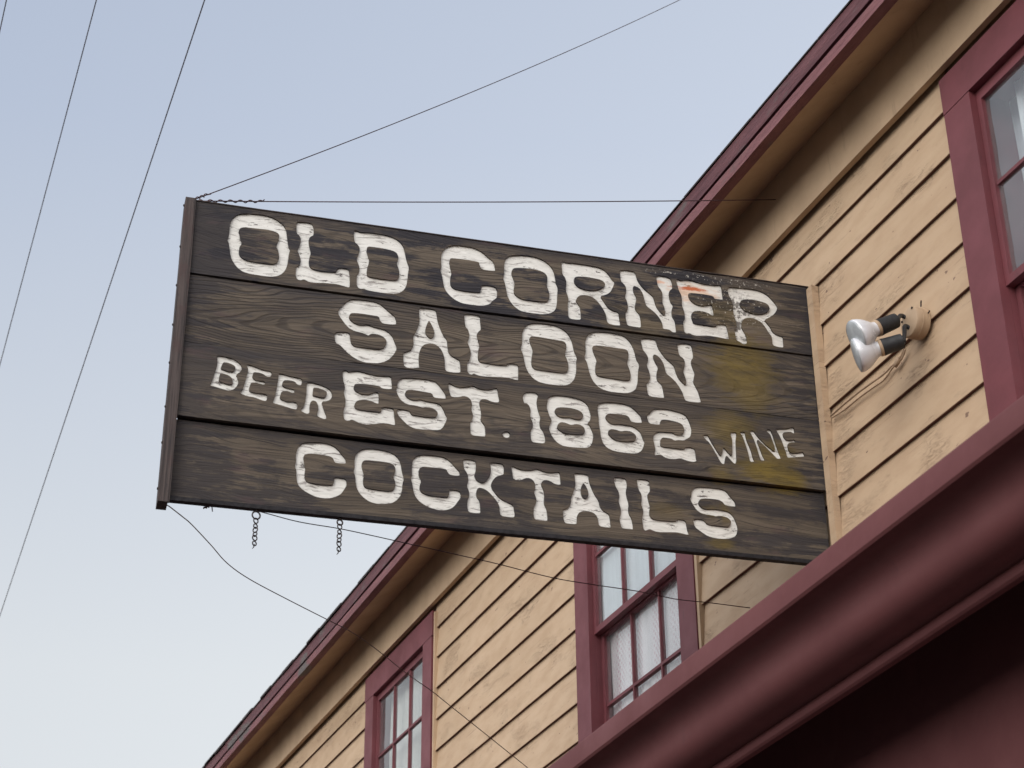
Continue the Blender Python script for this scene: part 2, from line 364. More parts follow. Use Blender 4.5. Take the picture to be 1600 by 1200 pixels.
LETTERS = [
 ('O', 0, "-21576,11448 -21305,11495 -21010,11509 -20758,11505 -20503,11443 -20292,11341 -20124,11204 -20024,11029 -19977,10790 -19941,10523 -19890,10286 -19828,10188 -19871,10045 -19882,9800 -19904,9554 -19960,9330 -20064,9153 -20215,9028 -20415,8964 -20661,8947 -20975,8955 -21244,8966 -21449,9013 -21612,9120 -21756,9283 -21869,9478 -21927,9683 -21966,9946 -22012,10127 -22064,10240 -22027,10354 -22008,10588 -22013,10832 -21991,11027 -21923,11202 -21797,11348 -21687,11413", "-21650,10811 -21495,10878 -21314,10881 -20997,10893 -20679,10905 -20450,10875 -20298,10818 -20247,10718 -20262,10551 -20298,10382 -20344,10252 -20273,10115 -20216,9908 -20216,9692 -20289,9559 -20421,9493 -20691,9481 -21006,9484 -21276,9494 -21459,9545 -21589,9658 -21632,9812 -21624,10029 -21552,10148 -21559,10256 -21621,10354 -21644,10540 -21697,10667"),
 ('L', 0, "-19680,11417 -19447,11451 -19216,11454 -19087,11407 -19038,11249 -19032,10947 -19143,10860 -19197,10769 -19189,10592 -19145,10381 -19091,10199 -19140,10001 -19154,9810 -19135,9651 -19062,9541 -18877,9490 -18626,9476 -18192,9510 -18137,9568 -18097,9709 -17925,9742 -17717,9716 -17674,9453 -17652,9160 -17667,8930 -17852,8968 -18128,9018 -18492,9001 -18900,8950 -19127,8954 -19243,9016 -19323,9030 -19400,8978 -19513,8987 -19581,9070 -19597,9308 -19595,9510 -19496,9579 -19444,9682 -19439,9818 -19506,10023 -19587,10200 -19522,10374 -19485,10543 -19481,10708 -19533,10836 -19640,10915 -19662,11144"),
 ('D', 0, "-17578,11397 -17484,11404 -17402,11371 -17308,11359 -17075,11397 -16724,11400 -16395,11386 -16135,11332 -15944,11224 -15812,11094 -15737,10912 -15673,10619 -15621,10380 -15534,10147 -15570,9923 -15584,9675 -15613,9400 -15702,9169 -15849,9012 -16033,8929 -16425,8909 -16886,8918 -17071,8942 -17153,8983 -17255,8954 -17359,8978 -17416,9090 -17424,9330 -17423,9519 -17357,9611 -17331,9750 -17355,9909 -17467,10164 -17393,10367 -17353,10565 -17368,10700 -17442,10811 -17549,10890 -17585,11132", "-17080,10788 -16801,10793 -16473,10791 -16168,10759 -16014,10687 -15953,10546 -15949,10382 -15999,10209 -15929,10029 -15890,9844 -15897,9626 -16000,9515 -16301,9494 -16672,9490 -17042,9512 -17070,9684 -17054,9903 -16986,10187 -17045,10396 -17110,10605"),
 ('C', 0, "-14144,11256 -13930,11353 -13739,11393 -13524,11386 -13260,11387 -13020,11329 -12804,11210 -12612,11032 -12444,10920 -12396,10816 -12349,10602 -12362,10489 -12541,10474 -12780,10472 -12900,10514 -12948,10645 -12960,10767 -13091,10788 -13402,10807 -13736,10795 -13950,10788 -14045,10759 -14062,10604 -14030,10388 -13969,10150 -14015,10006 -14025,9785 -13999,9598 -13893,9493 -13586,9459 -13208,9463 -12911,9482 -12888,9609 -12881,9774 -12781,9817 -12495,9834 -12328,9778 -12281,9649 -12277,9431 -12354,9296 -12461,9212 -12544,9063 -12734,8958 -12994,8908 -13300,8907 -13583,8917 -13818,9003 -14031,9159 -14174,9327 -14258,9504 -14295,9743 -14333,9983 -14399,10164 -14360,10335 -14375,10553 -14366,10831 -14309,11062"),
 ('O', 0, "-11962,11082 -11840,11213 -11646,11295 -11379,11344 -11087,11364 -10795,11341 -10553,11268 -10360,11144 -10216,10999 -10134,10816 -10090,10572 -10059,10327 -9989,10144 -10014,9891 -10030,9586 -10067,9306 -10167,9100 -10350,8977 -10567,8909 -10879,8897 -11213,8900 -11452,8932 -11641,9066 -11806,9258 -11912,9487 -11958,9754 -11993,9996 -12063,10205 -12026,10376 -12025,10654 -12011,10906", "-11724,10660 -11627,10740 -11336,10786 -10997,10804 -10706,10781 -10513,10714 -10406,10592 -10392,10413 -10426,10145 -10357,9949 -10324,9761 -10351,9564 -10425,9476 -10654,9449 -11015,9434 -11351,9437 -11541,9517 -11648,9638 -11663,9827 -11620,10109 -11690,10319 -11744,10477"),
 ('R', 0, "-9843,11298 -9745,11322 -9648,11287 -9475,11309 -9180,11320 -8786,11313 -8441,11298 -8196,11210 -8029,11039 -7913,10833 -7797,10739 -7887,10501 -7981,10291 -8108,10160 -8258,10081 -8383,10020 -8289,9882 -8196,9730 -8080,9555 -7911,9471 -7704,9447 -7687,9229 -7649,8934 -7676,8869 -7908,8854 -8127,8889 -8183,9018 -8193,9235 -8279,9442 -8418,9669 -8560,9840 -8727,9953 -8946,9988 -9142,9949 -9267,9856 -9332,9694 -9250,9569 -9168,9444 -9149,9227 -9146,8900 -9364,8867 -9581,8875 -9639,8989 -9641,9207 -9645,9481 -9606,9679 -9643,9866 -9711,10077 -9683,10247 -9678,10470 -9723,10631 -9819,10741 -9837,11004", "-9343,10705 -9195,10756 -8899,10789 -8605,10766 -8360,10748 -8215,10659 -8182,10539 -8272,10413 -8447,10302 -8670,10225 -8964,10221 -9207,10280 -9338,10413 -9376,10560"),
 ('N', 0, "-7594,11292 -7348,11331 -7099,11329 -6989,11290 -6946,11127 -6904,10936 -6776,10731 -6585,10536 -6369,10374 -6311,10271 -6281,10108 -6217,9895 -6101,9718 -5923,9551 -5903,9721 -5929,9939 -5996,10096 -5972,10323 -5974,10547 -6030,10679 -6137,10803 -6164,11024 -6190,11261 -6000,11305 -5750,11288 -5602,11226 -5549,11036 -5553,10810 -5679,10691 -5711,10560 -5696,10366 -5655,10176 -5561,10079 -5620,9903 -5642,9705 -5613,9543 -5522,9390 -5511,9116 -5502,8911 -5648,8876 -5767,8968 -5865,8981 -6026,8970 -6040,9202 -6117,9384 -6256,9584 -6423,9725 -6615,9862 -6659,9994 -6699,10211 -6763,10453 -6879,10631 -7076,10684 -7104,10595 -7087,10402 -6973,10169 -7018,9995 -7063,9793 -7045,9630 -6903,9486 -6857,9300 -6854,8902 -7100,8893 -7393,8917 -7424,9077 -7453,9265 -7446,9459 -7368,9553 -7337,9724 -7365,9941 -7440,10124 -7387,10327 -7379,10552 -7448,10682 -7568,10789 -7588,11053"),
 ('E', 0, "-5388,11232 -5298,11252 -5213,11203 -5045,11272 -4842,11290 -4542,11237 -4240,11200 -3883,11213 -3614,11255 -3592,11003 -3567,10610 -3770,10607 -3922,10598 -3971,10717 -4319,10734 -4622,10729 -4930,10709 -4946,10566 -4868,10381 -4675,10243 -4400,10215 -4142,10310 -4040,10340 -4010,10204 -3973,9874 -4071,9845 -4216,9935 -4464,9981 -4717,9951 -4848,9853 -4883,9681 -4842,9520 -4800,9388 -4450,9385 -3924,9380 -3891,9510 -3525,9523 -3487,9334 -3428,8900 -3579,8906 -3927,8937 -4277,8941 -4680,8868 -4879,8879 -4999,8944 -5126,8898 -5209,8968 -5213,9216 -5224,9380 -5141,9531 -5141,9753 -5181,9942 -5238,10128 -5210,10329 -5234,10578 -5313,10734 -5353,10926 -5389,11062"),
 ('R', 0, "-3350,11197 -3168,11240 -2810,11253 -2449,11281 -2143,11257 -1866,11172 -1673,11016 -1509,10814 -1387,10633 -1460,10452 -1591,10263 -1743,10127 -1984,9978 -1892,9852 -1753,9676 -1691,9490 -1522,9375 -1294,9353 -1285,9160 -1296,8867 -1514,8849 -1738,8899 -1748,9092 -1745,9287 -1850,9411 -1982,9670 -2122,9845 -2343,9952 -2595,9984 -2804,9897 -2890,9758 -2921,9502 -2843,9347 -2755,9165 -2727,8865 -2886,8745 -3030,8848 -3177,8910 -3189,9102 -3224,9318 -3112,9474 -3133,9721 -3181,9938 -3217,10157 -3189,10386 -3237,10604 -3303,10764 -3366,10953", "-2903,10656 -2716,10770 -2433,10799 -2128,10775 -1875,10729 -1754,10634 -1729,10468 -1856,10307 -2095,10192 -2377,10172 -2629,10218 -2824,10329 -2928,10482"),
 ('S', 1, "-18031,7940 -17946,8112 -17816,8291 -17685,8444 -17550,8518 -17277,8546 -17002,8549 -16749,8548 -16517,8463 -16328,8306 -16141,8148 -16000,8037 -15951,7912 -15935,7716 -16175,7680 -16427,7681 -16533,7771 -16572,7950 -16847,7962 -17213,7972 -17531,7950 -17598,7901 -17639,7789 -17590,7665 -17450,7554 -17266,7503 -17085,7530 -16938,7565 -16811,7506 -16559,7477 -16329,7433 -16167,7326 -16049,7186 -15988,7011 -15891,6765 -15988,6517 -16120,6316 -16275,6165 -16521,6052 -16746,6020 -17061,6014 -17334,6103 -17610,6282 -17772,6439 -17913,6587 -18072,6641 -18103,6857 -18106,7064 -17910,7120 -17662,7143 -17581,7090 -17552,6886 -17511,6697 -17396,6611 -17125,6611 -16808,6605 -16536,6606 -16356,6697 -16270,6866 -16285,7020 -16390,7135 -16552,7203 -16757,7217 -16858,7184 -16924,7109 -17016,7147 -17165,7191 -17416,7219 -17600,7296 -17740,7432 -17883,7621 -18002,7787"),
 ('A', 1, "-15142,8527 -14969,8553 -14736,8549 -14514,8529 -14488,8345 -14451,8111 -14402,7932 -14307,7681 -14212,7483 -14106,7366 -14081,7133 -14056,6874 -13950,6732 -13788,6651 -13637,6581 -13613,6389 -13605,6131 -13669,6070 -13876,6053 -14117,6058 -14176,6153 -14183,6464 -14215,6668 -14298,6891 -14415,7032 -14578,7126 -14808,7100 -14968,7004 -15068,6832 -15110,6591 -15106,6332 -15079,6077 -15204,6059 -15340,6014 -15568,6021 -15649,6099 -15666,6356 -15666,6589 -15535,6673 -15399,6732 -15311,6927 -15314,7110 -15330,7318 -15229,7517 -15164,7712 -15109,7905 -15125,8169", "-14780,8061 -14704,7940 -14609,7742 -14565,7563 -14593,7400 -14685,7339 -14789,7371 -14871,7491 -14897,7646 -14854,7864"),
 ('L', 1, "-13496,8509 -13285,8549 -13049,8550 -12908,8531 -12896,8291 -12861,7975 -12978,7851 -13025,7751 -13001,7582 -12919,7303 -12965,7111 -12982,6898 -12965,6691 -12884,6611 -12628,6608 -12301,6589 -11951,6605 -11880,6702 -11692,6728 -11505,6703 -11508,6374 -11511,6061 -11651,6080 -11907,6122 -12257,6099 -12675,6054 -12907,6047 -13045,6080 -13138,6119 -13207,6057 -13300,6070 -13369,6164 -13375,6397 -13371,6554 -13279,6672 -13244,6834 -13256,7016 -13303,7194 -13374,7342 -13316,7509 -13293,7671 -13353,7875 -13458,8006 -13476,8257"),
 ('O', 1, "-11251,8309 -11131,8448 -10963,8514 -10676,8557 -10340,8566 -10077,8538 -9863,8448 -9673,8314 -9534,8092 -9468,7860 -9416,7546 -9318,7347 -9354,7155 -9353,6890 -9379,6622 -9456,6400 -9603,6196 -9795,6091 -10102,6061 -10479,6061 -10761,6100 -10970,6215 -11132,6401 -11235,6623 -11291,6878 -11324,7137 -11432,7373 -11366,7556 -11364,7823 -11344,8067", "-11090,7890 -10994,7963 -10732,7969 -10399,7951 -10065,7933 -9826,7928 -9732,7848 -9712,7663 -9786,7359 -9699,7159 -9657,6926 -9674,6712 -9807,6609 -10139,6599 -10517,6606 -10871,6609 -10988,6684 -11025,6863 -11005,7130 -10955,7376 -11011,7554 -11069,7706"),
 ('O', 1, "-8941,8233 -8827,8399 -8655,8498 -8411,8534 -8071,8552 -7779,8541 -7513,8485 -7324,8322 -7187,8085 -7124,7851 -7075,7562 -6962,7363 -7019,7141 -7043,6871 -7066,6602 -7150,6326 -7313,6171 -7533,6083 -7821,6075 -8156,6069 -8440,6134 -8627,6253 -8788,6467 -8876,6719 -8928,6977 -8970,7183 -9068,7356 -8996,7553 -9000,7821 -9002,8036", "-8734,7873 -8624,7924 -8382,7943 -8043,7939 -7704,7929 -7485,7928 -7395,7865 -7377,7706 -7391,7543 -7453,7333 -7372,7118 -7322,6858 -7354,6655 -7584,6622 -7944,6638 -8280,6644 -8543,6660 -8636,6753 -8649,6937 -8623,7153 -8575,7320 -8660,7521 -8715,7701"),
 ('N', 1, "-6897,8467 -6704,8509 -6507,8524 -6311,8512 -6268,8382 -6228,8197 -6115,7997 -5954,7776 -5743,7591 -5626,7473 -5589,7236 -5504,7007 -5366,6839 -5237,6737 -5215,6913 -5254,7095 -5317,7288 -5258,7471 -5221,7692 -5262,7849 -5428,7960 -5465,8200 -5477,8443 -5275,8505 -5077,8515 -4930,8482 -4892,8283 -4871,7986 -4966,7837 -4974,7700 -4924,7491 -4856,7312 -4912,7063 -4934,6899 -4835,6699 -4770,6548 -4721,6342 -4676,6163 -4749,6087 -5018,6068 -5285,6080 -5339,6204 -5389,6410 -5499,6634 -5635,6828 -5798,6992 -5974,7128 -6003,7285 -6052,7520 -6153,7721 -6317,7859 -6428,7857 -6422,7709 -6357,7530 -6251,7357 -6314,7160 -6336,6943 -6319,6786 -6156,6649 -6106,6417 -6074,6091 -6328,6083 -6618,6082 -6712,6149 -6738,6383 -6740,6594 -6612,6745 -6586,6908 -6620,7117 -6706,7359 -6651,7515 -6630,7706 -6709,7857 -6824,8002 -6863,8241"),
 ('B', 2, "-22103,5528 -22014,5553 -21817,5531 -21577,5503 -21397,5415 -21258,5284 -21221,5138 -21284,5004 -21418,4885 -21346,4770 -21313,4600 -21358,4445 -21457,4307 -21624,4234 -21798,4260 -21995,4307 -22233,4348 -22279,4391 -22199,4477 -22178,4629 -22120,4886 -22071,5118 -22063,5320", "-21868,5310 -21738,5316 -21561,5266 -21447,5181 -21452,5080 -21522,4995 -21672,4974 -21827,5015 -21948,5048 -21914,5190", "-21947,4873 -21817,4866 -21663,4826 -21549,4742 -21497,4600 -21512,4498 -21618,4471 -21793,4509 -21980,4569 -21970,4733"),
 ('E', 2, "-21077,5347 -20934,5330 -20712,5261 -20491,5204 -20227,5191 -20211,5080 -20248,4962 -20389,4954 -20458,5020 -20614,5073 -20810,5071 -20850,5015 -20859,4863 -20771,4776 -20575,4766 -20466,4768 -20409,4726 -20447,4626 -20568,4642 -20722,4670 -20873,4662 -20912,4581 -20946,4427 -20917,4307 -20785,4276 -20526,4287 -20362,4272 -20305,4218 -20336,4003 -20489,4019 -20731,4097 -20992,4111 -21212,4180 -21232,4239 -21147,4350 -21114,4528 -21057,4836 -21012,5168 -21072,5260"),
 ('E', 2, "-19984,5137 -19830,5134 -19586,5092 -19343,5063 -19166,5038 -19161,4925 -19197,4769 -19330,4789 -19401,4892 -19578,4917 -19753,4905 -19825,4833 -19834,4706 -19760,4629 -19562,4606 -19408,4590 -19402,4466 -19489,4442 -19644,4495 -19818,4471 -19867,4377 -19891,4200 -19822,4135 -19624,4087 -19385,4120 -19273,4060 -19284,3836 -19437,3828 -19701,3891 -19964,3942 -20129,3969 -20081,4099 -20030,4355 -19994,4709 -19976,4987"),
 ('R', 2, "-18996,4936 -18854,4955 -18654,4920 -18408,4866 -18205,4769 -18123,4642 -18107,4519 -18167,4360 -18296,4280 -18460,4246 -18421,4101 -18346,3888 -18262,3701 -18301,3577 -18444,3603 -18600,3668 -18593,3756 -18555,3909 -18574,4081 -18646,4220 -18757,4255 -18841,4181 -18867,4016 -18846,3796 -18907,3701 -19018,3724 -19152,3792 -19156,3878 -19061,3953 -19026,4144 -18995,4422 -18996,4697", "-18768,4754 -18625,4761 -18424,4713 -18300,4643 -18295,4518 -18367,4408 -18521,4399 -18655,4431 -18782,4439 -18772,4603"),
 ('E', 2, "-17780,5562 -17658,5592 -17578,5527 -17457,5582 -17234,5627 -16986,5585 -16693,5537 -16468,5535 -16086,5584 -16058,5383 -16029,5069 -16230,5042 -16410,5055 -16479,5121 -16726,5138 -16995,5138 -17285,5111 -17361,5062 -17379,4921 -17297,4806 -17116,4730 -16893,4735 -16739,4807 -16629,4873 -16517,4875 -16491,4715 -16494,4412 -16617,4446 -16798,4509 -17021,4517 -17219,4464 -17315,4351 -17333,4224 -17274,4119 -17008,4105 -16652,4103 -16397,4112 -16379,4277 -16302,4325 -16078,4330 -15954,4297 -15937,4036 -15885,3706 -15951,3665 -16130,3699 -16374,3691 -16639,3619 -16858,3565 -17102,3570 -17281,3646 -17415,3690 -17512,3627 -17644,3635 -17693,3777 -17696,4050 -17642,4207 -17638,4382 -17677,4552 -17719,4672 -17677,4854 -17705,5027 -17755,5172 -17781,5397"),
 ('S', 2, "-15844,5388 -15768,5501 -15656,5573 -15317,5610 -14976,5624 -14703,5624 -14520,5585 -14381,5463 -14265,5300 -14150,5137 -14121,4950 -14330,4934 -14580,4938 -14627,5097 -14877,5114 -15195,5134 -15444,5130 -15544,5073 -15587,4965 -15540,4845 -15391,4751 -15188,4754 -15020,4802 -14872,4759 -14600,4745 -14418,4732 -14281,4636 -14200,4470 -14142,4326 -14068,4210 -14139,4025 -14227,3812 -14339,3685 -14631,3647 -14945,3631 -15236,3630 -15461,3725 -15644,3900 -15804,4054 -15865,4296 -15653,4325 -15405,4308 -15335,4154 -15133,4144 -14818,4135 -14502,4152 -14435,4237 -14414,4365 -14529,4476 -14688,4526 -14868,4519 -14958,4482 -15049,4507 -15229,4533 -15454,4528 -15636,4604 -15774,4737 -15856,4903 -15898,5075 -15851,5208"),
 ('T', 2, "-14051,5586 -13971,5572 -13833,5501 -13626,5478 -13374,5526 -13167,5619 -13006,5526 -12798,5503 -12544,5525 -12336,5631 -12278,5575 -12256,5372 -12215,5197 -12234,5061 -12430,5040 -12568,5072 -12684,5121 -12845,5111 -12936,5022 -12925,4871 -12879,4698 -12867,4497 -12890,4266 -12799,4152 -12730,4060 -12708,3641 -12936,3626 -13231,3630 -13265,3814 -13266,4140 -13187,4252 -13165,4432 -13234,4651 -13200,4833 -13235,5007 -13350,5119 -13510,5148 -13670,5075 -13852,5050 -13955,5062 -14002,5183 -14042,5382"),
 ('.', 2, "-12114,3864 -12045,3936 -11930,3951 -11843,3874 -11863,3745 -11955,3683 -12057,3708 -12114,3776"),
 ('1', 2, "-11267,5598 -11080,5636 -10893,5636 -10801,5558 -10837,5437 -10864,5253 -10832,5051 -10788,4852 -10728,4681 -10771,4471 -10750,4270 -10637,4133 -10582,3937 -10562,3738 -10645,3639 -10852,3637 -11060,3648 -11104,3794 -11104,4097 -11029,4208 -11015,4388 -11071,4533 -11116,4680 -11090,4888 -11134,5062 -11237,5163 -11319,5139 -11364,5288 -11374,5441"),
 ('8', 2, "-10451,5464 -10355,5567 -10166,5632 -9907,5655 -9601,5645 -9319,5605 -9109,5517 -8971,5380 -8917,5180 -8876,4979 -8917,4793 -9014,4665 -8923,4562 -8847,4367 -8804,4219 -8847,3959 -8935,3758 -9089,3667 -9370,3639 -9696,3622 -9974,3637 -10180,3762 -10338,3969 -10405,4138 -10444,4285 -10375,4472 -10326,4606 -10417,4773 -10471,4971 -10511,5094 -10477,5305", "-10213,5032 -10129,5133 -9965,5173 -9706,5190 -9424,5164 -9238,5085 -9166,4966 -9198,4833 -9317,4766 -9505,4767 -9668,4809 -9856,4771 -10043,4785 -10181,4882", "-10107,4482 -10001,4573 -9837,4569 -9675,4514 -9593,4512 -9463,4567 -9299,4563 -9160,4479 -9113,4332 -9168,4197 -9356,4160 -9637,4149 -9916,4163 -10077,4257 -10133,4351"),
 ('6', 2, "-8614,5428 -8540,5529 -8372,5591 -8085,5630 -7751,5636 -7465,5597 -7279,5479 -7141,5341 -7026,5226 -6985,5076 -6979,4947 -7206,4917 -7420,4940 -7462,5090 -7554,5169 -7768,5179 -8006,5173 -8220,5157 -8329,5078 -8344,4973 -8278,4853 -8162,4765 -8020,4758 -7830,4783 -7641,4769 -7379,4765 -7192,4686 -7055,4550 -6971,4304 -6917,4183 -6972,3997 -7063,3807 -7234,3683 -7448,3656 -7778,3652 -8106,3674 -8337,3771 -8473,3931 -8548,4151 -8564,4404 -8603,4655 -8606,4938 -8632,5218", "-8255,4470 -8146,4541 -7981,4531 -7840,4499 -7770,4495 -7626,4540 -7436,4539 -7274,4444 -7224,4322 -7285,4174 -7476,4123 -7761,4099 -8020,4117 -8181,4224 -8259,4341"),
 ('2', 2, "-6620,5463 -6507,5569 -6264,5615 -5974,5628 -5686,5588 -5423,5532 -5283,5433 -5197,5235 -5148,5033 -5121,4959 -5154,4721 -5234,4581 -5359,4500 -5459,4428 -5651,4423 -5810,4377 -5914,4441 -6081,4450 -6249,4449 -6325,4362 -6338,4181 -6315,4081 -6052,4076 -5766,4075 -5430,4079 -5401,4173 -5208,4197 -5066,4151 -5027,3989 -5026,3810 -4997,3686 -5121,3607 -5336,3618 -5501,3661 -5642,3694 -5837,3631 -6052,3617 -6216,3660 -6354,3757 -6474,3729 -6583,3690 -6578,3792 -6536,3925 -6574,4125 -6612,4351 -6580,4509 -6480,4625 -6262,4679 -6021,4690 -5853,4694 -5761,4629 -5519,4647 -5417,4764 -5419,4945 -5495,5091 -5661,5148 -5900,5181 -6141,5188 -6287,5143 -6320,4956 -6512,4944 -6727,4954 -6780,5103 -6808,5281 -6697,5361"),
 ('W', 2, "-4717,4752 -4522,4777 -4448,4605 -4307,4339 -4177,4097 -4077,3969 -4015,4170 -3981,4329 -3921,4311 -3809,4170 -3663,4008 -3633,4270 -3613,4739 -3655,4838 -3657,4994 -3422,5038 -3433,4867 -3462,4707 -3478,4393 -3484,4134 -3490,3876 -3548,3740 -3620,3744 -3733,3871 -3878,4045 -3926,3872 -3947,3741 -4013,3651 -4083,3686 -4170,3842 -4297,4108 -4492,4470 -4653,4604"),
 ('I', 2, "-3298,5054 -3099,5093 -3076,4913 -3029,4711 -2958,4512 -2889,4287 -2867,4083 -2794,3925 -2980,3876 -3015,4065 -3056,4344 -3123,4594 -3199,4897 -3268,4967"),
 ('N', 2, "-2928,5155 -2761,5190 -2651,5021 -2516,4855 -2288,4624 -2009,4425 -1984,4585 -2070,4887 -2126,5115 -2243,5205 -2260,5295 -2098,5316 -2037,5153 -1971,4900 -1897,4596 -1839,4395 -1777,4247 -1784,4163 -1946,4135 -2024,4242 -2205,4426 -2433,4657 -2627,4841 -2646,4760 -2567,4510 -2490,4234 -2410,4064 -2434,4009 -2569,3992 -2617,4167 -2690,4494 -2766,4797 -2849,4995"),
 ('E', 2, "-1896,5369 -1683,5397 -1431,5443 -1251,5520 -1165,5505 -1152,5282 -1222,5273 -1317,5326 -1494,5290 -1621,5247 -1610,5077 -1521,4958 -1372,4964 -1194,5026 -1155,4900 -1304,4894 -1457,4835 -1481,4701 -1436,4498 -1317,4448 -1116,4487 -911,4570 -829,4380 -1030,4336 -1282,4284 -1534,4221 -1557,4379 -1623,4631 -1699,4909 -1779,5134 -1856,5256"),
 ('C', 3, "-19176,2456 -19107,2598 -18960,2703 -18724,2753 -18420,2784 -18114,2763 -17914,2679 -17756,2540 -17641,2384 -17538,2276 -17501,2135 -17521,2084 -17738,2069 -17902,2084 -17951,2224 -18030,2286 -18226,2310 -18488,2325 -18748,2317 -18918,2259 -18958,2169 -18926,1956 -18869,1746 -18886,1552 -18877,1362 -18786,1242 -18526,1203 -18224,1204 -17923,1228 -17884,1341 -17887,1520 -17762,1535 -17544,1526 -17466,1464 -17459,1273 -17550,1095 -17631,942 -17778,829 -17990,732 -18247,702 -18506,730 -18724,822 -18922,929 -19056,1055 -19127,1189 -19158,1399 -19168,1613 -19234,1773 -19194,1922 -19213,2185"),
 ('O', 3, "-17174,2492 -17079,2626 -16906,2734 -16665,2772 -16400,2767 -16089,2740 -15866,2658 -15707,2507 -15626,2321 -15587,2058 -15504,1777 -15555,1601 -15561,1359 -15612,1137 -15717,957 -15889,805 -16127,741 -16388,710 -16650,750 -16849,869 -17028,1038 -17121,1218 -17160,1429 -17178,1643 -17245,1804 -17210,1953 -17223,2194 -17213,2365", "-16957,2227 -16871,2299 -16652,2315 -16344,2317 -16035,2307 -15890,2252 -15821,2126 -15817,1981 -15883,1779 -15809,1595 -15805,1426 -15878,1273 -16052,1233 -16359,1239 -16665,1250 -16840,1276 -16899,1413 -16904,1581 -16876,1753 -16937,1939 -16975,2104"),
 ('C', 3, "-15208,2545 -15088,2683 -14889,2763 -14621,2780 -14352,2777 -14128,2756 -13947,2655 -13811,2524 -13698,2391 -13585,2282 -13573,2186 -13606,2113 -13786,2098 -13942,2116 -14010,2205 -14056,2310 -14302,2316 -14615,2313 -14882,2305 -14981,2231 -15012,2130 -14998,1936 -14907,1765 -14955,1626 -14968,1455 -14900,1331 -14733,1255 -14467,1238 -14201,1234 -13979,1249 -13936,1363 -13949,1543 -13804,1548 -13603,1548 -13540,1459 -13539,1289 -13645,1132 -13733,977 -13865,841 -14085,743 -14328,727 -14594,779 -14860,891 -15038,1038 -15151,1216 -15199,1427 -15225,1617 -15276,1769 -15235,1931 -15253,2173 -15239,2394"),
 ('K', 3, "-13471,2752 -13317,2784 -13136,2782 -13012,2736 -13000,2552 -13018,2353 -13068,2224 -13022,2082 -12932,1971 -12774,1941 -12662,2004 -12549,2165 -12485,2345 -12491,2566 -12514,2761 -12320,2773 -12070,2767 -12014,2675 -12016,2366 -12186,2296 -12322,2217 -12436,2056 -12477,1904 -12437,1762 -12325,1605 -12190,1451 -12010,1351 -11830,1287 -11684,1220 -11663,1028 -11635,935 -11666,762 -11857,752 -12148,766 -12181,943 -12191,1135 -12303,1340 -12460,1516 -12617,1667 -12775,1734 -12909,1742 -12977,1672 -12999,1500 -12976,1381 -12875,1248 -12853,1057 -12842,793 -13020,761 -13276,778 -13310,955 -13311,1196 -13245,1349 -13250,1542 -13336,1763 -13280,1928 -13292,2147 -13349,2287 -13428,2388 -13456,2569"),
 ('T', 3, "-11763,2731 -11660,2695 -11501,2640 -11319,2618 -11090,2642 -10952,2684 -10859,2720 -10745,2697 -10585,2642 -10378,2631 -10170,2669 -10077,2705 -10021,2662 -10001,2503 -9984,2220 -10088,2195 -10225,2216 -10361,2298 -10498,2330 -10614,2304 -10695,2208 -10686,2098 -10619,1958 -10581,1766 -10603,1543 -10595,1373 -10517,1236 -10497,1093 -10479,840 -10526,755 -10752,748 -10955,773 -10987,938 -10990,1205 -10890,1387 -10876,1559 -10964,1794 -10916,1947 -10914,2119 -10980,2259 -11116,2329 -11254,2312 -11414,2218 -11619,2193 -11698,2245 -11731,2463"),
 ('A', 3, "-9499,2714 -9337,2735 -9105,2738 -8978,2704 -8961,2482 -8887,2242 -8779,1983 -8624,1755 -8607,1560 -8496,1401 -8269,1281 -8242,1064 -8221,798 -8287,766 -8471,769 -8654,785 -8683,964 -8723,1154 -8846,1274 -9052,1311 -9237,1285 -9376,1212 -9437,1071 -9443,827 -9491,761 -9708,748 -9889,763 -9931,940 -9948,1206 -9912,1271 -9762,1350 -9656,1485 -9633,1757 -9528,2016 -9464,2271 -9482,2492", "-9177,2393 -9094,2267 -9018,2102 -9000,1932 -9050,1802 -9131,1773 -9222,1831 -9275,1997 -9258,2222"),
 ('I', 3, "-8049,2744 -7892,2750 -7680,2764 -7590,2675 -7579,2476 -7630,2245 -7604,2025 -7537,1761 -7574,1583 -7548,1365 -7471,1251 -7433,1060 -7420,797 -7617,794 -7848,804 -7888,958 -7916,1150 -7850,1354 -7854,1575 -7926,1813 -7885,1991 -7901,2188 -8021,2397 -8043,2569"),
 ('L', 3, "-7226,2782 -7045,2792 -6856,2790 -6752,2740 -6737,2553 -6733,2379 -6834,2242 -6839,2117 -6801,1922 -6757,1754 -6805,1575 -6801,1403 -6713,1290 -6504,1265 -6223,1274 -5870,1290 -5783,1374 -5606,1390 -5468,1336 -5454,1165 -5429,972 -5382,854 -5461,816 -5635,850 -5868,872 -6151,840 -6432,803 -6665,818 -6825,885 -6920,838 -6991,798 -7058,858 -7074,1028 -7087,1271 -7030,1500 -7047,1646 -7104,1787 -7067,1990 -7071,2188 -7180,2375 -7207,2571"),
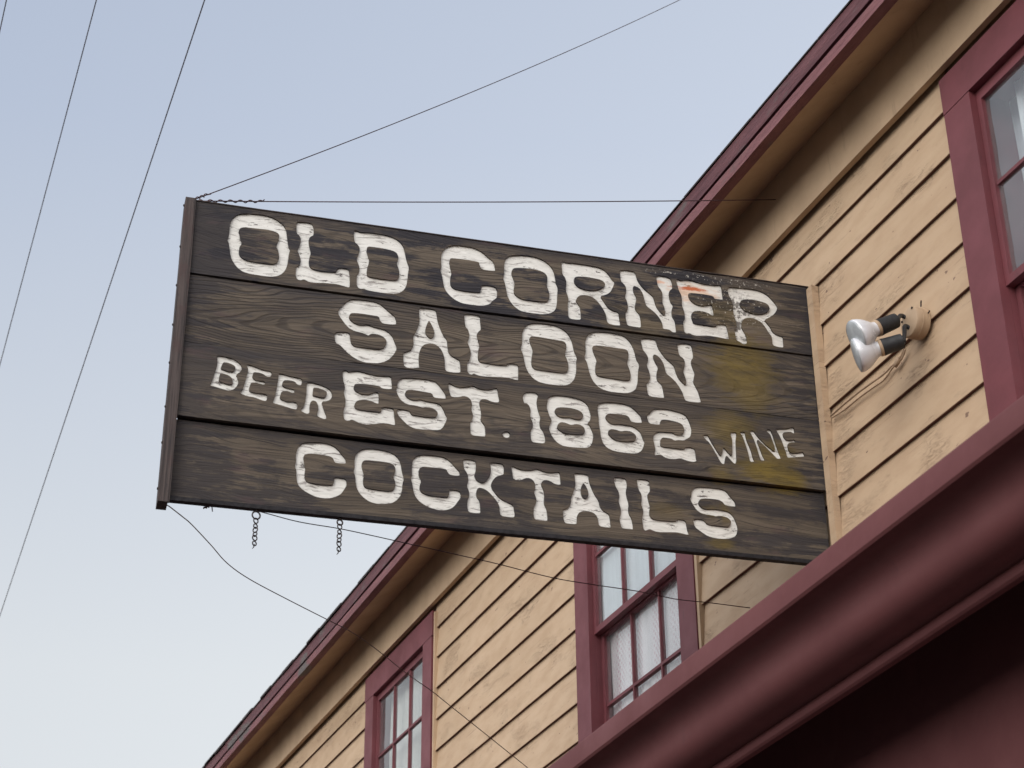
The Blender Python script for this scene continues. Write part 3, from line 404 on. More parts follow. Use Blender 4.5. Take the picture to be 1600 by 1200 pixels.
 ('S', 3, "-5211,2538 -5108,2676 -4961,2744 -4672,2774 -4385,2769 -4097,2779 -3886,2698 -3776,2534 -3664,2422 -3578,2281 -3576,2130 -3805,2116 -3994,2144 -4059,2249 -4198,2320 -4461,2326 -4748,2312 -4906,2261 -4967,2141 -4944,2019 -4820,1908 -4630,1906 -4413,1944 -4247,1931 -4008,1929 -3821,1876 -3687,1742 -3626,1575 -3548,1335 -3587,1108 -3694,948 -3890,852 -4130,805 -4414,805 -4695,846 -4922,980 -5172,1149 -5214,1440 -5034,1486 -4846,1470 -4755,1407 -4690,1315 -4430,1296 -4145,1296 -3907,1299 -3817,1404 -3796,1543 -3907,1654 -4096,1694 -4263,1687 -4360,1651 -4454,1677 -4643,1680 -4879,1702 -5062,1818 -5171,1992 -5281,2216 -5222,2336"),
]
# ================================================================ ground
SL = 0.015
def shear(v): return Vector((v.x, v.y, v.z - SL * (v.x + 4.37)))
bm = bmesh.new()
bmesh.ops.create_grid(bm, x_segments=2, y_segments=2, size=900)
g = NG('street_asphalt'); n_ = g.noise(g.tc.outputs['Object'], 60, 6, .7); n2 = g.noise(g.tc.outputs['Object'], .6, 4)
am = g.done(g.mix(g.rng(n_, .3, .7), g.mix(g.rng(n2, .3, .7), (.050, .049, .048), (.068, .066, .063)), (.038, .037, .036)), .9, g.bump(n_, .6, .004), .2)
tag(mesh_obj('road', bm, am), kind='structure')
bm = bmesh.new(); box(bm, -40, 14, -2.35, -.32, .004, .14)
g = NG('concrete_pavement'); n_ = g.noise(g.tc.outputs['Object'], 25, 6, .7)
tag(mesh_obj('pavement', bm, g.done(g.mix(g.rng(n_, .3, .7), (.17, .165, .15), (.22, .21, .195)), .85, g.bump(n_, .3, .002), .2)), kind='structure')

# ================================================================ the building
XL, XR = -26.0, 3.0
bld = tag(empty('saloon_building', (-10, 0, 0)), 'tan clapboard two-storey building with maroon trim behind the hanging sign', 'building')
BK = 0.0185
def bobj(name, bm, mat, parent=None, smooth=False):
    back = BK if name in ('clapboard_siding', 'wall', 'window', 'upper_sash', 'lower_sash', 'pane', 'curtain', 'blind') else 0
    bmesh.ops.translate(bm, verts=bm.verts, vec=(10, back, 0))
    return mesh_obj(name, bm, mat, parent or bld, smooth)
WIN = [-10.688, -7.547, -4.351]; WW = 1.180; HEAD = 5.831; SILL = 4.18; CAS = .148
# siding rows: lower edge heights at x = -4.37
rows = [5.903 - .179 * k for k in range(0, 13)]
bm = bmesh.new()
def row_edge(k, x): return .0014 * nz(x * 1.1, k * 7.3) + .0008 * nz(x * 9, k * 3.1)
for k, zb in enumerate(rows):
    zt = zb + .179 + .012
    segs = []
    xs0 = XL
    for wx in WIN:
        if zb < HEAD - .01: segs.append((xs0, wx + .004)); xs0 = wx + WW - .004
    segs.append((xs0, XR))
    for a, b in segs:
        # a board with the odd butt joint
        cuts = [a]; x = a + random.uniform(1.2, 4.2)
        while x < b - .8: cuts.append(x); x += random.uniform(2.5, 4.8)
        cuts.append(b)
        for c0, c1 in zip(cuts, cuts[1:]):
            dz = random.uniform(-.0015, .0015); n = max(2, int((c1 - c0) / .06)); c1 -= .003
            lift = random.uniform(0, .002)
            xs = [c0 + (c1 - c0) * i / n for i in range(n + 1)]
            rg = []
            for x in xs:
                e = row_edge(k, x) + dz; l = lift + .0015 * nz(x * .9, k * 5.1 + 2)
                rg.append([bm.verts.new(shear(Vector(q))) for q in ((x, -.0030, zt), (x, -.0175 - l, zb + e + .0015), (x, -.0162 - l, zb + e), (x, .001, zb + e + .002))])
            for p, q in zip(rg, rg[1:]):
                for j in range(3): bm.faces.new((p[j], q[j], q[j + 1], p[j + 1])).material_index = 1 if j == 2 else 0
            for r_, rev in ((rg[0], 0), (rg[-1], 1)): bm.faces.new(r_[::-1] if rev else r_)
bobj('clapboard_siding', bm, [M_SIDE, plain('red_brown_board_underside', (.15, .075, .062), .8, 0, .2, .4, 12, .4)])  # undersides of the boards in a darker red-brown
# wall core behind the boards, with window openings, and the storey below
bm = bmesh.new()
def core(x0, x1, z0, z1): box(bm, x0, x1, .002, .16, z0, z1, shear)
xs0 = XL
for wx in WIN:
    core(xs0, wx + .02, 3.3, 6.16); xs0 = wx + WW - .02; core(wx + .02, wx + WW - .02, HEAD - .05, 6.16); core(wx + .02, wx + WW - .02, 3.3, SILL + .02)
core(xs0, XR, 3.3, 6.16)
bobj('wall', bm, M_TAN)
bm = bmesh.new(); box(bm, XL, XR, .165, .17, 3.5, 6.2); box(bm, XL, XR, 1.2, 1.22, 3.5, 6.2)
bobj('inner_wall', bm, M_ROOM) if False else bm.free()
bm = bmesh.new(); box(bm, XL, XR, -.36, -.10, 0.0, 3.698); bobj('storefront_wall', bm, M_CORN)
# frieze
def wob(a, f, s): return lambda v: shear(Vector((v.x, v.y + a * nz(v.x * f, s), v.z + a * nz(v.x * f, s + 9))))
bm = bmesh.new(); box(bm, XL, XR, -.034, -.010, 5.863, 6.148, wob(.003, .8, 2), 220)
bobj('frieze_board', bm, M_TAN)
# soffit (sloped with the roof), its two boards meeting in a joint
bm = bmesh.new()
n = 200; xs = [XL + (XR - XL) * i / n for i in range(n + 1)]
sweep_x(bm, [(-.250, 6.030), (-.030, 6.144), (-.030, 6.170), (-.250, 6.056)], xs, wob(.002, .6, 5), True)
bobj('soffit', bm, M_TAN)
bm = bmesh.new()
sweep_x(bm, [(-.150, 6.064), (-.135, 6.077), (-.135, 6.083), (-.150, 6.075)], xs, wob(.002, .6, 5), True)
bm.free()
# fascia: lower moulding strip and upper edge board, warped and gapping
def fw(v, lo):
    x = v.x; s = .0035 * nz(x * 1.3, 3) + .0025 * nz(x * 5, 8)
    far = max(0.0, min(1.0, (-9.6 - x) / 3.0))
    g_ = .012 * far * max(0, nz(x * .9, 21) + .35)
    if lo: v = Vector((x, v.y + s, v.z + s - g_ + .002 * nz(x * 11, 4)))
    else: v = Vector((x, v.y + .004 * nz(x * .7, 12), v.z + .004 * nz(x * .8, 15)))
    return shear(v)
bm = bmesh.new(); n = 420
box(bm, XL, XR, -.282, -.238, 6.025, 6.074, lambda v: fw(v, True), n)
bobj('fascia_moulding', bm, M_MOULD)
bm = bmesh.new()
box(bm, XL, XR, -.262, -.240, 6.0745, 6.10, shear)
box(bm, XL, XR, -.284, -.240, 6.089, 6.166, lambda v: fw(v, False), n)
bobj('fascia_board', bm, M_FASC)
# roof with ragged shingle ends
bm = bmesh.new()
RT = math.tan(math.radians(30))
sweep_x(bm, [(-.282, 6.167), (3.6, 6.167 + 3.882 * RT), (3.6, 6.12 + 3.882 * RT), (-.20, 6.172)], [XL, XR], shear, True)
x = XL
while x < XR:
    wd = random.uniform(.22, .33); far = max(0.0, min(1.0, (-8.2 - x) / 4.0))
    h = .006 + .007 * far * random.random() + .003 * random.random(); y0 = -.290 - .010 * far * random.random()
    z0 = 6.1675
    bm_pts = [(y0, z0 - .010 * far * random.random()), (.2, z0 + .48 * RT), (.2, z0 + .48 * RT + h), (y0, z0 + h)]
    sweep_x(bm, bm_pts, [x, x + wd - .006], shear, True); x += wd
bobj('roof', bm, M_SHIN)
# cornice above the shopfront, near the camera
bm = bmesh.new()
prof = [(-.10, 3.80), (-.885, 3.742), (-.897, 3.738), (-.902, 3.728), (-.902, 3.668), (-.896, 3.661), (-.860, 3.659)]
for i in range(1, 9):          # cove turning down, then round turning under
    a = math.radians(90 * i / 8); prof.append((-.860 + .055 * math.sin(a), 3.659 - .062 * (1 - math.cos(a))))
for i in range(0, 9):
    a = math.radians(90 * i / 8); prof.append((-.745 - .060 * math.cos(a), 3.590 - .066 * math.sin(a)))
prof += [(-.684, 3.521), (-.688, 3.515), (-.690, 3.504), (-.687, 3.492), (-.680, 3.487), (-.660, 3.487), (-.655, 3.70), (-.10, 3.70)]
n = 60; xs = [XL + (XR - XL) * i / n for i in range(n + 1)]
sweep_x(bm, prof, xs, lambda v: Vector((v.x, v.y + .002 * nz(v.x * .8), v.z + .002 * nz(v.x * .9, 4))), True)
o = bobj('cornice', bm, M_CORN, smooth=True)
o.data.set_sharp_from_angle(angle=math.radians(35))
# batten behind the sign's wall end
bm = bmesh.new(); box(bm, -5.318, -5.280, -.022, .006, 4.25, 5.552, None, 1)
o = bobj('wall_batten', bm, M_SIDE); 
# --- windows
def window(wx, variant):
    x0, x1 = wx, wx + WW; D = -.010
    bm = bmesh.new(); f = shear
    box(bm, x0 - (.012 if variant == 0 else 0), x1 + (.012 if variant == 0 else 0), -.038, .0, HEAD - CAS + .001, HEAD, f)
    box(bm, x0, x0 + CAS, -.036, .0, SILL, HEAD - CAS, f); box(bm, x1 - CAS, x1, -.036, .0, SILL, HEAD - CAS, f)
    a, b, t = x0 + CAS, x1 - CAS, HEAD - CAS
    box(bm, a - .02, a, .0005, .14, SILL, t, f); box(bm, b, b + .02, .0005, .14, SILL, t, f); box(bm, a - .02, b + .02, .0005, .14, t, t + .02, f)
    box(bm, a, a + .012, .0, D, SILL, t, f) if False else None
    box(bm, x0 - .03, x1 + .03, -.07, .14, SILL - .05, SILL - .001, f)
    win = bobj('window', bm, M_MAROON)
    bm = bmesh.new(); box(bm, x1 + .0145 if variant == 0 else x1 + .0006, x1 + .032 if variant == 0 else x1 + .021, -.030, .0, SILL, HEAD - .012, f)
    ot = bobj('outer_trim', bm, M_TAN); ot.parent = win; ot.location.y = BK
    mid = 4.930
    def sash(name, z0, z1, y, rail_b, rail_t, parent):
        bm = bmesh.new(); st = .026
        box(bm, a + .001, a + st, y, y + .03, z0, z1, f); box(bm, b - st, b - .001, y, y + .03, z0, z1, f)
        box(bm, a + st, b - st, y, y + .03, z0, z0 + rail_b, f); box(bm, a + st, b - st, y, y + .03, z1 - rail_t, z1, f)
        gw = (b - a - 2 * st); zz0, zz1 = z0 + rail_b, z1 - rail_t
        for k in (1, 2):
            cx = a + st + gw * k / 3; box(bm, cx - .0062, cx + .0062, y + .004, y + .026, zz0, zz1, f)
        cz = (zz0 + zz1) / 2
        for k in range(3):
            box(bm, a + st + gw * k / 3 + .0064, a + st + gw * (k + 1) / 3 - .0064, y + .004, y + .026, cz - .0068, cz + .0068, f)
        s_ = bobj(name, bm, M_MAROON); s_.parent = win
        bm = bmesh.new(); box(bm, a + st - .004, b - st + .004, y + .014, y + .017, zz0 - .004, zz1 + .004, f)
        p = bobj('pane', bm, M_GLASS); p.parent = win
    sash('upper_sash', mid - .02, t - .001, D, .029, .040, win)
    sash('lower_sash', SILL, mid + .02, D + .034, .06, .048, win)
    # curtain and blind inside
    def cloth(name, xa, xb, z0, z1, y, amp, fr, mat):
        bm = bmesh.new(); N = 110; cols = []
        for i in range(N + 1):
            x = xa + (xb - xa) * i / N; yy = y + amp * math.sin(i * fr) + amp * .7 * nz(x * 9, wx)
            cols.append([bm.verts.new(f(Vector((x, yy + .008 * nz(x * 4, z * 2), z)))) for z in [z0 + (z1 - z0) * j / 8 for j in range(9)]])
        for p, q in zip(cols, cols[1:]):
            for j in range(8): bm.faces.new((p[j], q[j], q[j + 1], p[j + 1]))
        c = bobj(name, bm, mat, smooth=True); c.parent = win
    if variant == 1:
        cloth('curtain', a + .02, b - .01, SILL, mid + .015, .0595, .003, .55, M_CURT)
        cloth('blind', a + .01, b - .01, mid + .02, t, .028, .0015, .12, M_BLIND)
    elif variant == 0:
        cloth('curtain', a + .03, b - .01, SILL, t, .068, .004, .30, M_CURT2)
    else:
        cloth('curtain', a + .10, b - .3, SILL, t, .078, .008, .35, M_BLIND)
        cloth('blind', a + .0, b, SILL, t, .13, .002, .12, M_BLIND_SKY)  # cloth standing in for sky reflected in the glass
    return win
M_CURT2 = curtain_mat('cream_curtain', (.76, .76, .72), (.6, .6, .6), False)
M_BLIND_SKY = curtain_mat('sky_reflection_blind', (.74, .79, .86), (.5, .5, .5), False)  # pale blue-grey carries the reflected sky of the right window in its colour
for i, wx in enumerate(WIN):
    wn = window(wx, i)
    wn['label'] = ['maroon framed sash window low behind the sign, farthest along the wall', 'maroon framed sash window with patterned net curtain under the sign',
                   'maroon framed sash window at the right edge beside the flood lamp'][i]
# dark room behind the windows
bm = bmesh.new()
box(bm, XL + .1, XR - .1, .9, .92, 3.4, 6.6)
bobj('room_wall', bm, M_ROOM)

# ================================================================ the sign
PX = -5.3234; Z0 = 4.38; ANG = math.radians(82.87237)
sign = tag(empty('saloon_sign', (PX, 0, Z0), ANG), 'dark weathered wooden sign with carved white lettering OLD CORNER SALOON projecting from the wall', 'sign')
YF = [0.0, .006, .003, .022]; TH = .028
ZT = [1.188, .885, .612, .3235]; ZB = [.8895, .6150, .3285, .033]
XA, XB = -2.332, -.016; SEAM_SHADE_DIP = [0, .003, 0, .008]  # plank tops dip so the wider seam stands in for overhang shade
SKIN = .013; DEEP = .0075
def chaikin(pts, r=.22):
    out = []
    for i, p in enumerate(pts):
        q = pts[(i + 1) % len(pts)]
        out.append((p[0] * (1 - r) + q[0] * r, p[1] * (1 - r) + q[1] * r)); out.append((p[0] * r + q[0] * (1 - r), p[1] * r + q[1] * (1 - r)))
    return out
def parse(s):
    return chaikin([(int(a) / 1e4, int(b) / 1e4 + .02) for a, b in (t.split(',') for t in s.split())])
def fill_mesh(bm, outlines, y0, y1):
    """filled 2-D outlines (even-odd) in x,z given thickness from y0 (front) to y1"""
    cu = bpy.data.curves.new('c', 'CURVE'); cu.dimensions = '2D'; cu.fill_mode = 'BOTH'; cu.extrude = (y1 - y0) / 2
    for pts in outlines:
        sp_ = cu.splines.new('POLY'); sp_.points.add(len(pts) - 1); sp_.use_cyclic_u = True
        for p, q in zip(sp_.points, pts): p.co = (q[0], q[1], 0, 1)
    ob = bpy.data.objects.new('c', cu); COL.objects.link(ob)
    dg = bpy.context.evaluated_depsgraph_get(); me = bpy.data.meshes.new_from_object(ob.evaluated_get(dg))
    bpy.data.objects.remove(ob); bpy.data.curves.remove(cu)
    for v in me.vertices: x, y, z = v.co; v.co = (x, (y0 + y1) / 2 - z, y)
    bm.from_mesh(me); bpy.data.meshes.remove(me)
lets = [(n, b, [parse(p) for p in ps]) for n, b, *ps in LETTERS]
for b in range(4):
    def edge(z, s, rev):
        n = 90; r = []
        for i in range(n + 1):
            x = XA + (XB - XA) * i / n
            r.append((x, z + (.018 * (x + 2.33) / 2.33 if (b == 3 and not rev) else 0) + .0016 * nz(x * 2.2, s) + .0010 * nz(x * 17, s + 3) - (.004 * math.exp(-((x + .42) / .05) ** 2) if (b == 0 and rev) else 0) - (SEAM_SHADE_DIP[b] * math.sin(math.pi * min(1, max(0, (x + 2.5) / 2.4))) ** 1.2 if rev else 0)))
        return r[::-1] if rev else r
    rect = edge(ZB[b], b * 5 + 1, False) + edge(ZT[b], b * 5 + 2, True)
    ols = [rect]
    for n, bb, ps in lets:
        if bb == b: ols += ps
    bm = bmesh.new(); y0 = YF[b]
    fill_mesh(bm, ols, y0, y0 + SKIN)
    box(bm, XA, XB, y0 + SKIN + .0005, y0 + TH, ZB[b] + (.022 if b == 3 else .003), ZT[b] - (.003 if b < 3 else .016))
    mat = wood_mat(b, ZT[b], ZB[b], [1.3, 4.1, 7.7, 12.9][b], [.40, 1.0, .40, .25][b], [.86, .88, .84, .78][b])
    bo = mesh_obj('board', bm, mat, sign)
    bo['label'] = ['top plank of the sign, carved with OLD CORNER', 'second plank of the sign, carved with SALOON and stained yellow at its wall end',
                   'third plank of the sign, carved with BEER, EST. 1862 and WINE', 'bottom plank of the sign, carved with COCKTAILS'][b]
    for n, bb, ps in lets:
        if bb != b: continue
        bm = bmesh.new(); fill_mesh(bm, ps, y0 + DEEP, y0 + SKIN - .0003)
        mesh_obj('carved_dot' if n == '.' else 'carved_numeral' if n in '1862' else 'carved_letter', bm, M_LET, bo)
def post_mat():
    g = NG('weathered_post_wood'); o = g.sep()
    n1 = g.noise(g.comb(g.math('MULTIPLY', o[0], 120.0), g.math('MULTIPLY', o[1], 90.0), g.math('MULTIPLY', o[2], 3.0)), 1.0, 6, .7)
    n2 = g.noise(g.map((6, 6, 3)), 3.0, 5, .7)
    c = g.mix(g.rng(n1, .35, .65), (.078, .062, .058), (.032, .027, .027))
    c = g.mix(g.math('MULTIPLY', g.rng(n2, .5, .65), .6), c, (.062, .038, .037))
    c = g.mix(g.math('MULTIPLY', g.rng(n2, .42, .32), .6), c, (.030, .027, .030))
    return g.done(c, .8, g.bump(n1, .6, .003), .25)
# end post (wooden channel over the board ends), nails, rails
bm = bmesh.new()
n = 24
def pw(v): return Vector((v.x + .0012 * nz(v.z * 5, 3) , v.y + .001 * nz(v.z * 7, 9), v.z))
for (xa, xb, ya, yb) in ((-2.364, -2.331, -.014, .052), (-2.3305, -2.3265, -.0125, -.003)):
    for k in range(n):
        za, zb_ = .0 + 1.192 * k / n, .0 + 1.192 * (k + 1) / n
    ring = []
    zs = [1.192 * k / n for k in range(n + 1)]
    for z in zs: ring.append([bm.verts.new(pw(Vector(c))) for c in ((xa, ya, z), (xb, ya, z), (xb, yb, z), (xa, yb, z))])
    bm.faces.new(ring[0][::-1]); bm.faces.new(ring[-1])
    for p, q in zip(ring, ring[1:]):
        for k in range(4): bm.faces.new((p[k], p[(k + 1) % 4], q[(k + 1) % 4], q[k]))
post = mesh_obj('end_post', bm, None or post_mat(), sign)
for k in range(8):
    z = .06 + 1.10 * k / 7 + random.uniform(-.02, .02); bm = bmesh.new()
    lathe(bm, [(0, .0045), (.003, .0045), (.0045, .003), (.005, 0)], (-2.364, .012 + random.uniform(-.004, .004), z), (-1, 0, 0), 10)
    mesh_obj('nail', bm, M_IRON, post)
bm = bmesh.new()
def angle(bm):
    tl = lambda v: Vector((v.x, v.y, v.z + .018 * (v.x + 2.33) / 2.33 + .0012 * nz(v.x * 3, 8)))
    box(bm, -2.330, -.020, .010, .013, .0225, .0335, tl, 60)
    box(bm, -2.330, -.020, .010, .034, .019, .0224, tl, 60)
angle(bm); mesh_obj('bottom_rail', bm, M_RAIL, sign)
bm = bmesh.new(); box(bm, -2.330, -.008, -.003, .046, 1.1895, 1.193, lambda v: Vector((v.x, v.y, v.z + .0012 * nz(v.x * 4, 2))), 60)
mesh_obj('top_cap', bm, M_IRON, sign)
bm = bmesh.new(); box(bm, -2.32, -.04, .052, .058, .10, 1.16); mesh_obj('dark_seam_backing', bm, M_RAIL, sign)  # dark sheet added so the open seams read as shade
bm = bmesh.new(); box(bm, -.050, -.018, .042, .085, .02, 1.18); mesh_obj('wall_bracket', bm, M_IRON, sign)

SM = sign.matrix_basis.copy()
def S2W(x, y, z): return SM @ Vector((x, y, z))

# ================================================================ wires
def wire(name, pts, r, label, cat, group=None, coil=None, n=5):
    base = Vector(pts[0]); bm = bmesh.new(); P = [Vector(p) - base for p in pts]
    tube(bm, P, r, n)
    if coil:
        turns, length, cr, tail = coil
        # wire end wound back round itself
        L_ = 0; path = []
        i = 0
        d_ = [(P[k + 1] - P[k]).length for k in range(len(P) - 1)]
        N = int(turns * 8)
        for k in range(N + 1):
            s = length * k / N; a_ = 0; j = 0
            while j < len(d_) - 1 and a_ + d_[j] < s: a_ += d_[j]; j += 1
            t = (s - a_) / d_[j]; p = P[j].lerp(P[j + 1], t); d = (P[j + 1] - P[j]).normalized(); u = d.orthogonal().normalized(); v = d.cross(u)
            an = 2 * math.pi * k / 8 * .8; path.append(p + (u * math.cos(an) + v * math.sin(an)) * cr * (1 + .3 * nz(k * .3)))
        if tail: path.append(path[-1] + Vector(tail) * .5); path.append(path[-1] + Vector(tail) * .5)
        tube(bm, path, r * 1.05, n)
    o = mesh_obj(name, bm, M_WIRE, None, True); o.location = base
    return tag(o, label, cat, group)
tip = S2W(-2.345, .02, 1.200)
# upper guy to the wall under the eave
end = at_y(1212, 312, -.05)
pts = [tip.lerp(end, t) + Vector((0, 0, -.008 * 4 * t * (1 - t))) for t in [i / 24 for i in range(25)]]
wire('guy_wire', pts, .0021, 'long straight guy wire from the sign tip back to the eave', 'wire', 'guy wires of the sign', (9, .26, .0045, (.02, .0, -.006)))
# guy rising to the roof outside the picture
for k in range(200):
    Y = -.3 + k * .02; q = at_y(1420, -199, Y)
    if q.z < 6.17 + (Y + .28) * RT: break
end = q
best = None
for sgi in range(0, 60):
    sg = sgi * .01; near = None
    for ti in range(5, 95):
        t = ti / 100; v = tip.lerp(end, t) + Vector((0, 0, -sg * 4 * t * (1 - t))) - CAM
        c = [sum(R[i][j] * v[i] for i in range(3)) for j in range(3)]; px, py = 800 + F * c[0] / c[2], 600 + F * c[1] / c[2]
        if near is None or abs(px - 674) < near[0]: near = (abs(px - 674), py)
    if best is None or abs(near[1] - 168) < best[0]: best = (abs(near[1] - 168), sg)
sg = best[1]
pts = [tip.lerp(end, t) + Vector((0, 0, -sg * 4 * t * (1 - t))) for t in [i / 40 for i in range(41)]]
wire('guy_wire', pts, .0021, 'thin guy wire rising from the sign tip across the sky', 'wire', 'guy wires of the sign', (5, .10, .0045, (.05, .0, -.03)))
def px_wire(px, y0, y1, first=None):
    L_ = [0]
    for a, b in zip(px, px[1:]): L_.append(L_[-1] + math.hypot(b[0] - a[0], b[1] - a[1]))
    out = [at_y(p[0], p[1], y0 + (y1 - y0) * l / L_[-1]) for p, l in zip(px, L_)]
    if first is not None: out[0] = first
    return smooth_path(out, 6)
lowc = S2W(-2.345, .01, .002)
pts = px_wire([(256, 785), (264, 791), (272, 797), (286, 808), (300, 820), (330, 852), (355, 880), (390, 905), (450, 937), (517, 971), (550, 988), (590, 1016), (635, 1052), (675, 1080), (700, 1100), (825, 1200)], lowc.y, -.03, lowc)
wire('guy_wire', pts, .0020, 'slack kinked wire drooping from the lower corner of the sign past the eave', 'wire', 'guy wires of the sign')
p0 = S2W(-2.21, .03, .012)
pts = px_wire([(317, 786), (340, 790), (395, 797), (465, 815), (530, 826), (582, 837), (622, 846), (720, 868), (777, 881), (860, 902), (917, 912), (997, 924), (1055, 936), (1110, 942), (1172, 950)], p0.y, -.03, p0)
wire('guy_wire', pts, .0018, 'thin wire running under the sign across the net-curtained window', 'wire', 'guy wires of the sign', (4, .07, .003, (.0, .004, -.022)))
# overhead lines crossing the street
for (a, b, Z, r, lab) in (((315, 0), (0, 953), 9.0, .0036, 'longest overhead line, nearest the sign in the open sky'),
                       ((148, 0), (0, 562), 9.6, .0034, 'overhead line in the middle of the three at the left'),
                       ((9, 0), (0, 42), 9.6, .0034, 'overhead line clipping the top left corner of the view')):
    p, q = at_z(*a, Z), at_z(*b, Z); d = (q - p).normalized(); c = (p + q) / 2; Ln = 26
    pts = [c + d * (Ln * (t * 2 - 1)) + Vector((0, 0, -.10 + .9 * (2 * t - 1) ** 2 * .25)) for t in [i / 60 for i in range(61)]]
    bm = bmesh.new(); tube(bm, [P_ - c for P_ in pts], r, 6); o = mesh_obj('overhead_line', bm, M_WIRE, None, True); o.location = c
    tag(o, lab, 'power line', 'overhead lines crossing the sky')

# ================================================================ chain ends under the sign
def ring(bm, c, r1, r2, rw, ax, n=20):
    """elliptical wire loop centred c in plane spanned by ax and z"""
    ax = Vector(ax).normalized(); P = [Vector(c) + ax * (r1 * math.cos(2 * math.pi * k / n)) + Vector((0, 0, r2 * math.sin(2 * math.pi * k / n))) for k in range(n + 1)]
    tube(bm, P, rw, 6, False)
def hook(x, label, big, ln):
    base = S2W(x, .022, .021 + .018 * (x + 2.33) / 2.33); rt = empty('chain_hook', base, ANG); tag(rt, label, 'hook', 'chain hooks under the sign')
    bm = bmesh.new(); rr = .0135 if big else .0095
    tube(bm, [(0, 0, .004), (0, 0, -.008)], .0032, 8); ring(bm, (0, 0, -.008 - rr), rr, rr, .0028, (1, .2, 0))
    mesh_obj('screw_eye', bm, M_STEEL, rt, True)
    z = -.008 - 2 * rr + .003; k = 0
    while z > -ln + .03:
        h = .036 if k % 2 == 0 else .032; bm = bmesh.new(); ax = (1, .5, 0) if k % 2 == 0 else (.8, -.7, 0)
        ring(bm, (0, 0, z - .009), .0085, .009, .0021, ax); tube(bm, [(.001, 0, z - .017), (-.001, .001, z - h + .014)], .0030, 6)
        ring(bm, (.0, 0, z - h + .0075), .0072, .0078, .0021, ax)
        mesh_obj('chain_link', bm, M_STEEL, rt, True); z -= h - .003; k += 1
    bm = bmesh.new(); tube(bm, [(0, 0, z + .002), (-.002, 0, z - .010), (-.006, 0, -ln)], [.0018, .0018, .0012], 6); mesh_obj('wire_end', bm, M_STEEL, rt, True)
hook(-2.041, 'chain hook with a large screw eye, nearer the outer end of the sign', True, .142)
hook(-1.764, 'chain hook with a small eye, nearer the wall', False, .134)

# ================================================================ twin flood lamp
LC = Vector((-4.652, -.001, 5.020))
lamp = tag(empty('flood_lamp', LC), 'twin reflector flood lamp with black sockets on a round tan box', 'lamp')
bm = bmesh.new()
lathe(bm, [(0, .053), (.003, .055), (.026, .055), (.0265, .0565), (.0305, .0565), (.031, .055), (.044, .055), (.052, .051), (.0535, .046)], (0, 0, 0), (0, -1, 0), 40)
o = mesh_obj('junction_box', bm, M_LAMPBOX, lamp, True); o.data.set_sharp_from_angle(angle=math.radians(30)); box_part = o
for (x, z) in ((.030, .038), (-.036, .02)):
    bm = bmesh.new(); lathe(bm, [(0, .004), (.003, .004), (.004, .002)], (x, -.0535, z), (0, -1, 0), 10); mesh_obj('screw', bm, M_IRON, box_part)
for P_ in ([(.033, -.02, .048), (.040, -.022, .064), (.047, -.026, .062)], [(.058, -.012, .01), (.07, -.014, .012)]):
    bm = bmesh.new(); tube(bm, P_, .0026, 6); mesh_obj('bent_clip', bm, M_IRON, box_part)
M_BULB = plain('silvered_bulb_glass', (.70, .72, .75), .25, .12, .6, .12, 12, .05)
M_LENS = plain('clear_lens', (.44, .48, .50), .08, .0, .9, .25, 25, .2)
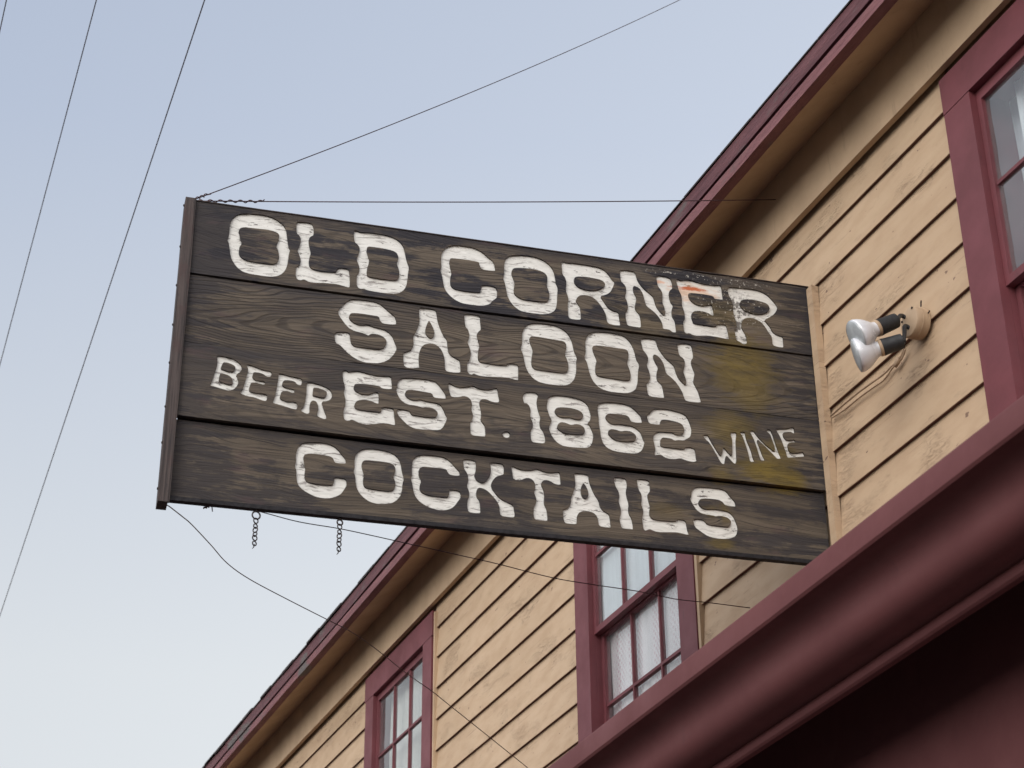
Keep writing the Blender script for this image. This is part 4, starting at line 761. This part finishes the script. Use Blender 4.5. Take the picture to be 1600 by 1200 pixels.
def head(px0, px1, Y0, Y1, lat, label):
    a = at_y(*px0, Y0) - LC; b = at_y(*px1, Y1) - LC; d = (b - a).normalized(); L_ = (b - a).length
    bm = bmesh.new()
    st = Vector(lat)
    tube(bm, smooth_path([st, st + Vector((0, -.018, .004)), a * .6 + st * .4 + Vector((0, -.005, .008)), a], 5), .0075, 8)
    lathe(bm, [(0, .010), (.010, .013), (.011, .010)], a - d * .006, d, 16)
    lathe(bm, [(.002, .018), (.004, .025), (.014, .0262), (.064, .0285), (.068, .0295), (.074, .0295), (.076, .026)], a, d, 24)
    s_ = mesh_obj('socket', bm, M_SOCK, lamp, True); s_.data.set_sharp_from_angle(angle=math.radians(40)); s_['label'] = label
    bm = bmesh.new(); t0 = .076
    pr = [(t0 - .004, .024), (t0 + .010, .025), (t0 + .018, .027)]
    Lb = L_ - t0
    for (t, r) in ((.28, .031), (.40, .039), (.55, .0485), (.72, .0555), (.88, .0590), (.96, .0585)): pr.append((t0 + Lb * t, r))
    lathe(bm, pr, a, d, 40)
    bl = mesh_obj('bulb', bm, M_BULB, lamp, True)
    bm = bmesh.new(); tt = t0 + Lb * .96
    lathe(bm, [(tt, .0584), (tt + .002, .0588), (tt + .005, .0560), (tt + .009, .042), (tt + .0115, .022), (tt + .0120, 0)], a, d, 40)
    mesh_obj('lens', bm, M_LENS, bl, True)
    bm = bmesh.new(); lathe(bm, [(t0 - .002, .0288), (t0 + .008, .0288), (t0 + .009, .0262)], a, d, 24); mesh_obj('gasket', bm, M_LAMPBOX, s_, True)
head((1402, 500), (1337, 527), -.118, -.258, (-.018, -.050, .028), 'black socket of the upper bulb')
head((1412, 532), (1338, 556), -.112, -.245, (-.004, -.050, -.022), 'black socket of the lower bulb')
# cable from the lamp down along a clapboard edge
pl = [(1413, 543), (1408, 556), (1400, 566), (1392, 573), (1380, 585), (1362, 598), (1340, 614), (1318, 632), (1298, 650)]
pts = smooth_path([at_y(x, y, -.010) for x, y in pl], 5)
pts2 = smooth_path([at_y(x + 1.5, y + 6 + (2 if 1300 < x < 1390 else -3), -.009) for x, y in pl], 5)
c0 = pts[0].copy(); bm = bmesh.new(); tube(bm, [p - c0 for p in pts], .0042, 7); tube(bm, [p - c0 for p in pts2], .0036, 7)
k_ = at_y(1402, 566, -.014) - c0; tube(bm, [k_ + Vector((.012, 0, .012)), k_, k_ + Vector((-.012, -.004, -.014))], [.008, .010, .006], 8)
o = mesh_obj('lamp_cable', bm, M_CABLE, None, True); o.location = c0
tag(o, 'thin doubled cable painted tan, running from the lamp down along a clapboard', 'cable')
